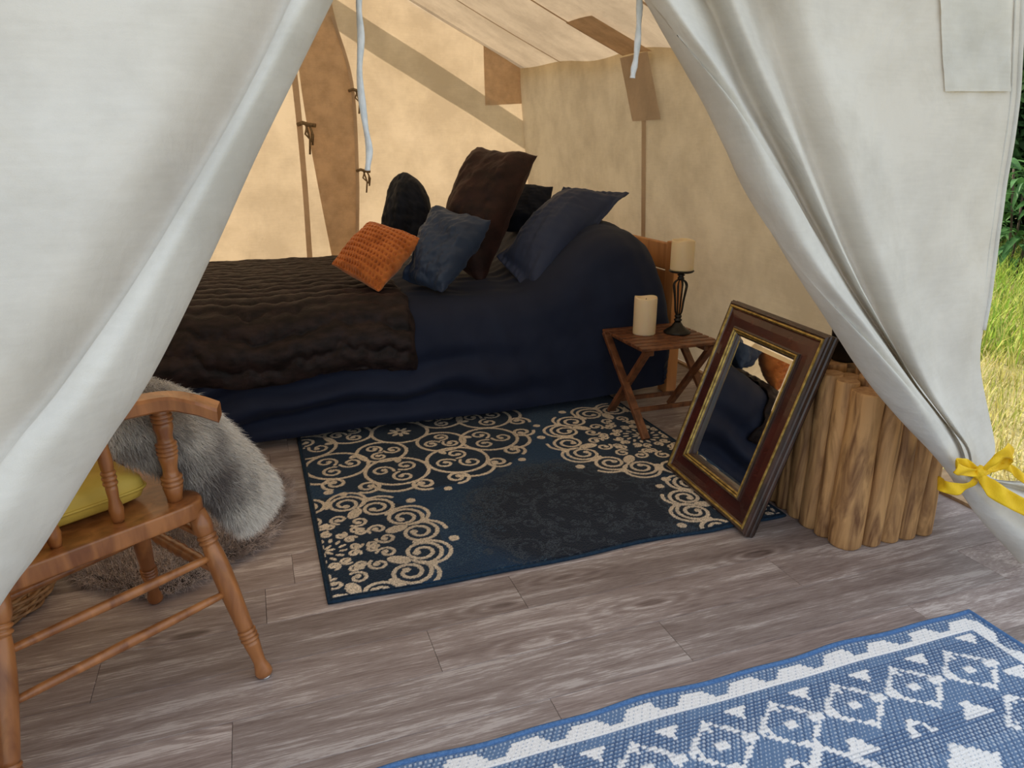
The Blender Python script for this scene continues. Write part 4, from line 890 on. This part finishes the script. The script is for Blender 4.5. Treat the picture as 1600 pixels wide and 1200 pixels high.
# grey-white fur draped over the chair seat and front
rows = [
 [(165, 590, 1.78), (232, 596, 1.80), (300, 622, 1.82), (368, 684, 1.84), (420, 740, 1.84), (428, 775, 1.82)],
 [(165, 610, 1.70), (232, 618, 1.72), (296, 650, 1.74), (355, 708, 1.76), (402, 765, 1.76), (412, 800, 1.76)],
 [(165, 640, 1.645), (230, 655, 1.655), (290, 690, 1.665), (342, 740, 1.68), (382, 790, 1.70), (394, 818, 1.72)],
 [(165, 670, 1.63), (222, 700, 1.64), (280, 730, 1.65), (330, 768, 1.665), (368, 806, 1.69), (380, 824, 1.72)],
 [(165, 690, 1.65), (216, 722, 1.66), (270, 748, 1.68), (325, 782, 1.70), (362, 812, 1.72), (376, 822, 1.75)],
]
R3 = [[atY(*p_) for p_ in r_] for r_ in rows]
Gf = loft(R3, 40, 34)                                   # (along, across, 3)
fz = wob(Gf[..., 0]*1.0, Gf[..., 2], 91, 16)
Gf[..., 1] += .008*fz
fthing = thing('fur_hide', 'shaggy grey and white fur hide draped over the chair seat', 'fur throw', tuple(Gf.reshape(-1, 3).mean(0)))
back_ = Gf.copy(); back_[..., 1] += .05
n_ = Gf.shape[0]*Gf.shape[1]
hide = grid('hide', Gf, MAT['fur'], fthing)
def furcol(P, a, b_, r_):
    n = len(P); pat = wob(P[:, 0]+.3*P[:, 1], P[:, 2], 93, 17)+.35*r_.normal(0, 1, n)
    edge_ = np.clip((.20-b_)/.18, 0, 1) + np.clip((a-.86)/.12, 0, 1)
    k = np.clip(.32+.55*pat-edge_, 0, 1)[:, None]
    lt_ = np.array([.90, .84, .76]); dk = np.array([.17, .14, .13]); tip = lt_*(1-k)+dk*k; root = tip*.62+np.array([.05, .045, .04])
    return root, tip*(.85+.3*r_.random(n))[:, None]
cc = np.clip(.5+.3*wob(Gf[..., 0]+.3*Gf[..., 1], Gf[..., 2], 93, 17), 0, 1)[..., None]
setcol(hide, (np.array([.6, .56, .5])*(1-cc)+np.array([.18, .15, .135])*cc).reshape(-1, 3))
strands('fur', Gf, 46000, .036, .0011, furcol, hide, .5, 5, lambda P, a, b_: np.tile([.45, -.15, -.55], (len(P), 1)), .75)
# ------------------------------------------------------------------ brown fur rug on the floor
ca, cb = -.325, 2.46
Ur, Vr = np.meshgrid(np.linspace(0, 2*PI, 90), np.linspace(0, 1, 26))
rad = 1+.05*np.sin(3*Ur+1)+.03*np.sin(7*Ur)
rx = Vr*rad*.335; ry = Vr*rad*.46
Xr = ca + rx*np.cos(Ur); Yr = cb + ry*np.sin(Ur)
Zr = .004 + .040*np.sqrt(np.clip(1-Vr**6, 0, 1))*(1+.10*wob(Xr, Yr, 95, 22)) 
Gr = np.stack([Xr, Yr, Zr], -1)
br = thing('fur_rug', 'round brown shaggy fur rug on the floor behind the chair', 'rug', (ca, cb, 0))
rb_ = grid('backing', Gr, MAT['fur'], br); setcol(rb_, np.tile([.10, .07, .055], (Gr.shape[0]*Gr.shape[1], 1)))
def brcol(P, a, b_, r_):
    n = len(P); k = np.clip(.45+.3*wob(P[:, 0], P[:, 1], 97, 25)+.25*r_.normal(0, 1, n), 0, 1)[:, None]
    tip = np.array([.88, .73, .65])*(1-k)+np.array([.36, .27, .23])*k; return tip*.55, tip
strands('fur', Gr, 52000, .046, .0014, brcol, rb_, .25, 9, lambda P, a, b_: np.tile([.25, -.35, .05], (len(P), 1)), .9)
# ------------------------------------------------------------------ wicker basket
bk = thing('wicker_basket', 'wicker basket on the floor behind the chair legs', 'basket', (-.80, 2.10, 0))
bx_, by_ = -.815, 2.095
def br_(z): return .165 + .035*min(1, z/.07) + .012*z/.28
for k in range(24):
    z = .010+.0125*k
    P = []
    for i in range(120):
        a = 2*PI*i/120; P.append((bx_+(br_(z)+.006*math.sin(12*a+(PI if k % 2 else 0)))*math.cos(a), by_+(br_(z)+.006*math.sin(12*a+(PI if k % 2 else 0)))*math.sin(a), z+.004*math.sin(a*2+1)))
    tube('weave', P, .0052, MAT['wicker'], bk, 6, True)
for k in range(24):
    a = 2*PI*(k+.5)/24; tube('stake', [(bx_+br_(z)*math.cos(a), by_+br_(z)*math.sin(a), z) for z in np.linspace(.004, .315, 9)], .004, MAT['wicker'], bk, 6)
tube('rim', [(bx_+br_(.315)*math.cos(2*PI*i/60), by_+br_(.315)*math.sin(2*PI*i/60), .318) for i in range(60)], .011, MAT['wicker'], bk, 8, True)
lathe('bottom', [(.160, .004), (.166, .010), (.160, .014)], MAT['wicker'], bk, loc=(bx_, by_, 0), n=32)

# ================================================================== OUTDOORS
GZ = -.28
U, V = np.meshgrid(np.linspace(-14, 26, 90), np.linspace(-14, 30, 90))
ground = tag(grid('ground', np.stack([U, V, GZ + .05*wob(U, V, 99, .9)*.5], -1), MAT['earth']), 'sunlit dry grassy ground beside the tent', 'ground'); ground['kind'] = 'structure'
def blades(name, cx0, cx1, cy0, cy1, n, Lh, wd, cols, seed, label):
    r_ = np.random.default_rng(seed); x = r_.uniform(cx0, cx1, n); y = r_.uniform(cy0, cy1, n); L_ = Lh*r_.uniform(.4, 1.2, n); a = r_.uniform(0, 6.28, n); ln = r_.uniform(.2, .9, n)*L_
    z0 = GZ + .05*wob(x, y, 99, .9)*.5
    dx, dy = np.cos(a), np.sin(a); w2 = wd/2
    V_ = np.stack([np.stack([x-dy*w2, y+dx*w2, z0], 1), np.stack([x+dy*w2, y-dx*w2, z0], 1), np.stack([x+dx*ln*.4-dy*w2*.7, y+dy*ln*.4+dx*w2*.7, z0+L_*.6], 1), np.stack([x+dx*ln*.4+dy*w2*.7, y+dy*ln*.4-dx*w2*.7, z0+L_*.6], 1), np.stack([x+dx*ln, y+dy*ln, z0+L_*.9], 1)], 1).reshape(-1, 3)
    b_ = np.arange(n)*5; me = bpy.data.meshes.new(name); me.vertices.add(n*5); me.vertices.foreach_set('co', V_.ravel())
    lv = np.concatenate([np.stack([b_, b_+1, b_+3, b_+2], 1).ravel(), np.stack([b_+2, b_+3, b_+4], 1).ravel()]); me.loops.add(len(lv)); me.loops.foreach_set('vertex_index', lv)
    me.polygons.add(2*n); me.polygons.foreach_set('loop_start', np.concatenate([np.arange(n)*4, n*4+np.arange(n)*3])); me.update(); me.validate()
    o = link(name, me, MAT['grass'], None, True); c = np.array(cols)[r_.integers(0, len(cols), n)]*(.7+.6*r_.random(n))[:, None]; setcol(o, np.clip(np.repeat(c, 5, 0), 0, 1)); o['kind'] = 'stuff'; tag(o, label, 'grass'); return o
blades('dry_grass', 2.7, 7.5, 1.0, 6.5, 26000, .16, .007, [(.62, .52, .22), (.55, .50, .16), (.40, .44, .10), (.70, .60, .32)], 3, 'pale dry grass on the ground right of the tent')
blades('green_grass', 5.0, 13, 2.5, 11, 26000, .34, .014, [(.30, .42, .06), (.42, .50, .09), (.22, .36, .05), (.55, .55, .16)], 4, 'tall sunlit green grass farther back right of the tent')
def leafmesh(name, Ln, wd, colr, fold=.25):
    n = 7; V_, F_ = [], []
    for i in range(n):
        t = i/(n-1); w_ = wd*math.sin(PI*min(1, t*.92+.06))**.8; z = Ln*(.18*math.sin(PI*t)-.25*t*t)
        V_ += [(t*Ln, -w_/2, z+fold*w_*.5), (t*Ln, 0, z), (t*Ln, w_/2, z+fold*w_*.5)]
    for i in range(n-1):
        for k in (0, 1): a = i*3+k; F_.append((a, a+1, a+4, a+3))
    me = bpy.data.meshes.new(name); me.from_pydata(V_, [], F_); me.update(); me.materials.append(MAT['leaf'])
    ca_ = me.color_attributes.new('col', 'FLOAT_COLOR', 'POINT')
    for k in range(len(V_)): ca_.data[k].color = (*colr, 1)
    me.polygons.foreach_set('use_smooth', [True]*len(me.polygons)); return me
LM = [leafmesh('leaf', .36, .060, (.07, .17, .05)), leafmesh('leaf', .34, .045, (.12, .25, .07)), leafmesh('leaf', .30, .065, (.045, .12, .045))]
def plant(x, y, h, n, label, seed, mi):
    r_ = random.Random(seed); t = thing('leafy_plant', label, 'plant', (x, y, GZ), group='broad-leaved plants beyond the grass')
    for sI in range(4):
        a = r_.uniform(0, 6.28); tx, ty = x+.22*math.cos(a), y+.22*math.sin(a); tube('stem', [(x+.05*math.cos(a), y+.05*math.sin(a), GZ), ((x+tx)/2, (y+ty)/2, GZ+h*.5), (tx, ty, GZ+h*(.8+.2*sI/3))], .012, MAT['bark'], t, 6)
    for k in range(n):
        o = bpy.data.objects.new('leaf', LM[(mi+k) % 3 if k % 3 == 0 else mi]); C.objects.link(o); o.parent = t
        a = r_.uniform(0, 6.28); zz = h*r_.uniform(.12, 1.0); rad = r_.uniform(.03, .30)
        o.location = (rad*math.cos(a), rad*math.sin(a), zz); o.rotation_euler = (r_.uniform(-.4, .4), r_.uniform(-.5, .6), a+r_.uniform(-.5, .5)); sc = r_.uniform(.7, 1.4); o.scale = (sc,)*3
    t['_local'] = 1
plant(8.3, 6.0, 1.25, 110, 'broad-leaved green plant right at the edge of the flap', 1, 0)
plant(9.3, 6.0, 1.5, 110, 'taller broad-leaved plant with dark leaves behind the grass', 2, 2)
plant(8.9, 6.9, 1.35, 110, 'narrow-leaved light green plant behind the grass', 3, 1)
plant(10.2, 6.6, 1.6, 110, 'dark leafy plant farthest from the tent', 4, 2)
def tree(x, y, h, rad, n, label, seed, col_, trunk=.12, zc=.48, lw=.16):
    r_ = np.random.default_rng(seed); t = thing('tree', label, 'tree', (x, y, GZ), group='trees around the tent')
    tube('trunk', [(x, y, GZ), (x+.1, y, GZ+h*.4), (x-.05, y+.1, GZ+h*.8)], [trunk, trunk*.8, trunk*.4], MAT['bark'], t, 8)
    d = r_.normal(0, 1, (n, 3)); d /= np.linalg.norm(d, axis=1)[:, None]; rr5 = rad*r_.random(n)**.45
    P = np.array([x, y, GZ+h*zc]) + d*rr5[:, None]*np.array([1, 1, h*.50/rad]); P[:, 2] = np.maximum(P[:, 2], GZ+.05)
    a1 = r_.normal(0, 1, (n, 3)); a1 /= np.linalg.norm(a1, axis=1)[:, None]; a2 = np.cross(a1, r_.normal(0, 1, (n, 3))); a2 /= np.linalg.norm(a2, axis=1)[:, None]
    L_ = lw*r_.uniform(.7, 1.3, n)[:, None]; V_ = np.stack([P-a1*L_, P-a2*L_*.4, P+a1*L_, P+a2*L_*.4], 1).reshape(-1, 3); b_ = np.arange(n)*4
    me = bpy.data.meshes.new('foliage'); me.from_pydata(V_.tolist(), [], np.stack([b_, b_+1, b_+2, b_+3], 1).tolist()); me.update()
    o = link('foliage', me, MAT['leaf'], t, False); c = np.array(col_)*(.6+.8*r_.random(n))[:, None]; setcol(o, np.clip(np.repeat(c, 4, 0), 0, 1)); o['kind'] = 'stuff'
tree(11.6, 7.2, 5.5, 1.6, 9000, 'dense dark tree behind the leafy plants', 11, (.05, .10, .03))
tree(13.4, 11.2, 6.5, 2.0, 9000, 'dark tree farther back beyond the grass', 12, (.04, .085, .028))
tree(15.8, 6.4, 6.0, 2.0, 9000, 'dark tree at the far right beyond the grass', 13, (.045, .09, .03))
tree(-2.6, 8.4, 3.4, 1.1, 900, 'leafy sapling behind the back wall casting dappled shade', 14, (.10, .22, .05), .06, .62, .10)
tree(10.6, 8.6, 3.0, 1.1, 6000, 'low dark bush behind the leafy plants', 15, (.05, .11, .035), .05, .40, .12)
tree(9.6, 8.2, 2.4, .9, 5000, 'low bush nearest the tent wall', 16, (.055, .12, .035), .05, .40, .11)
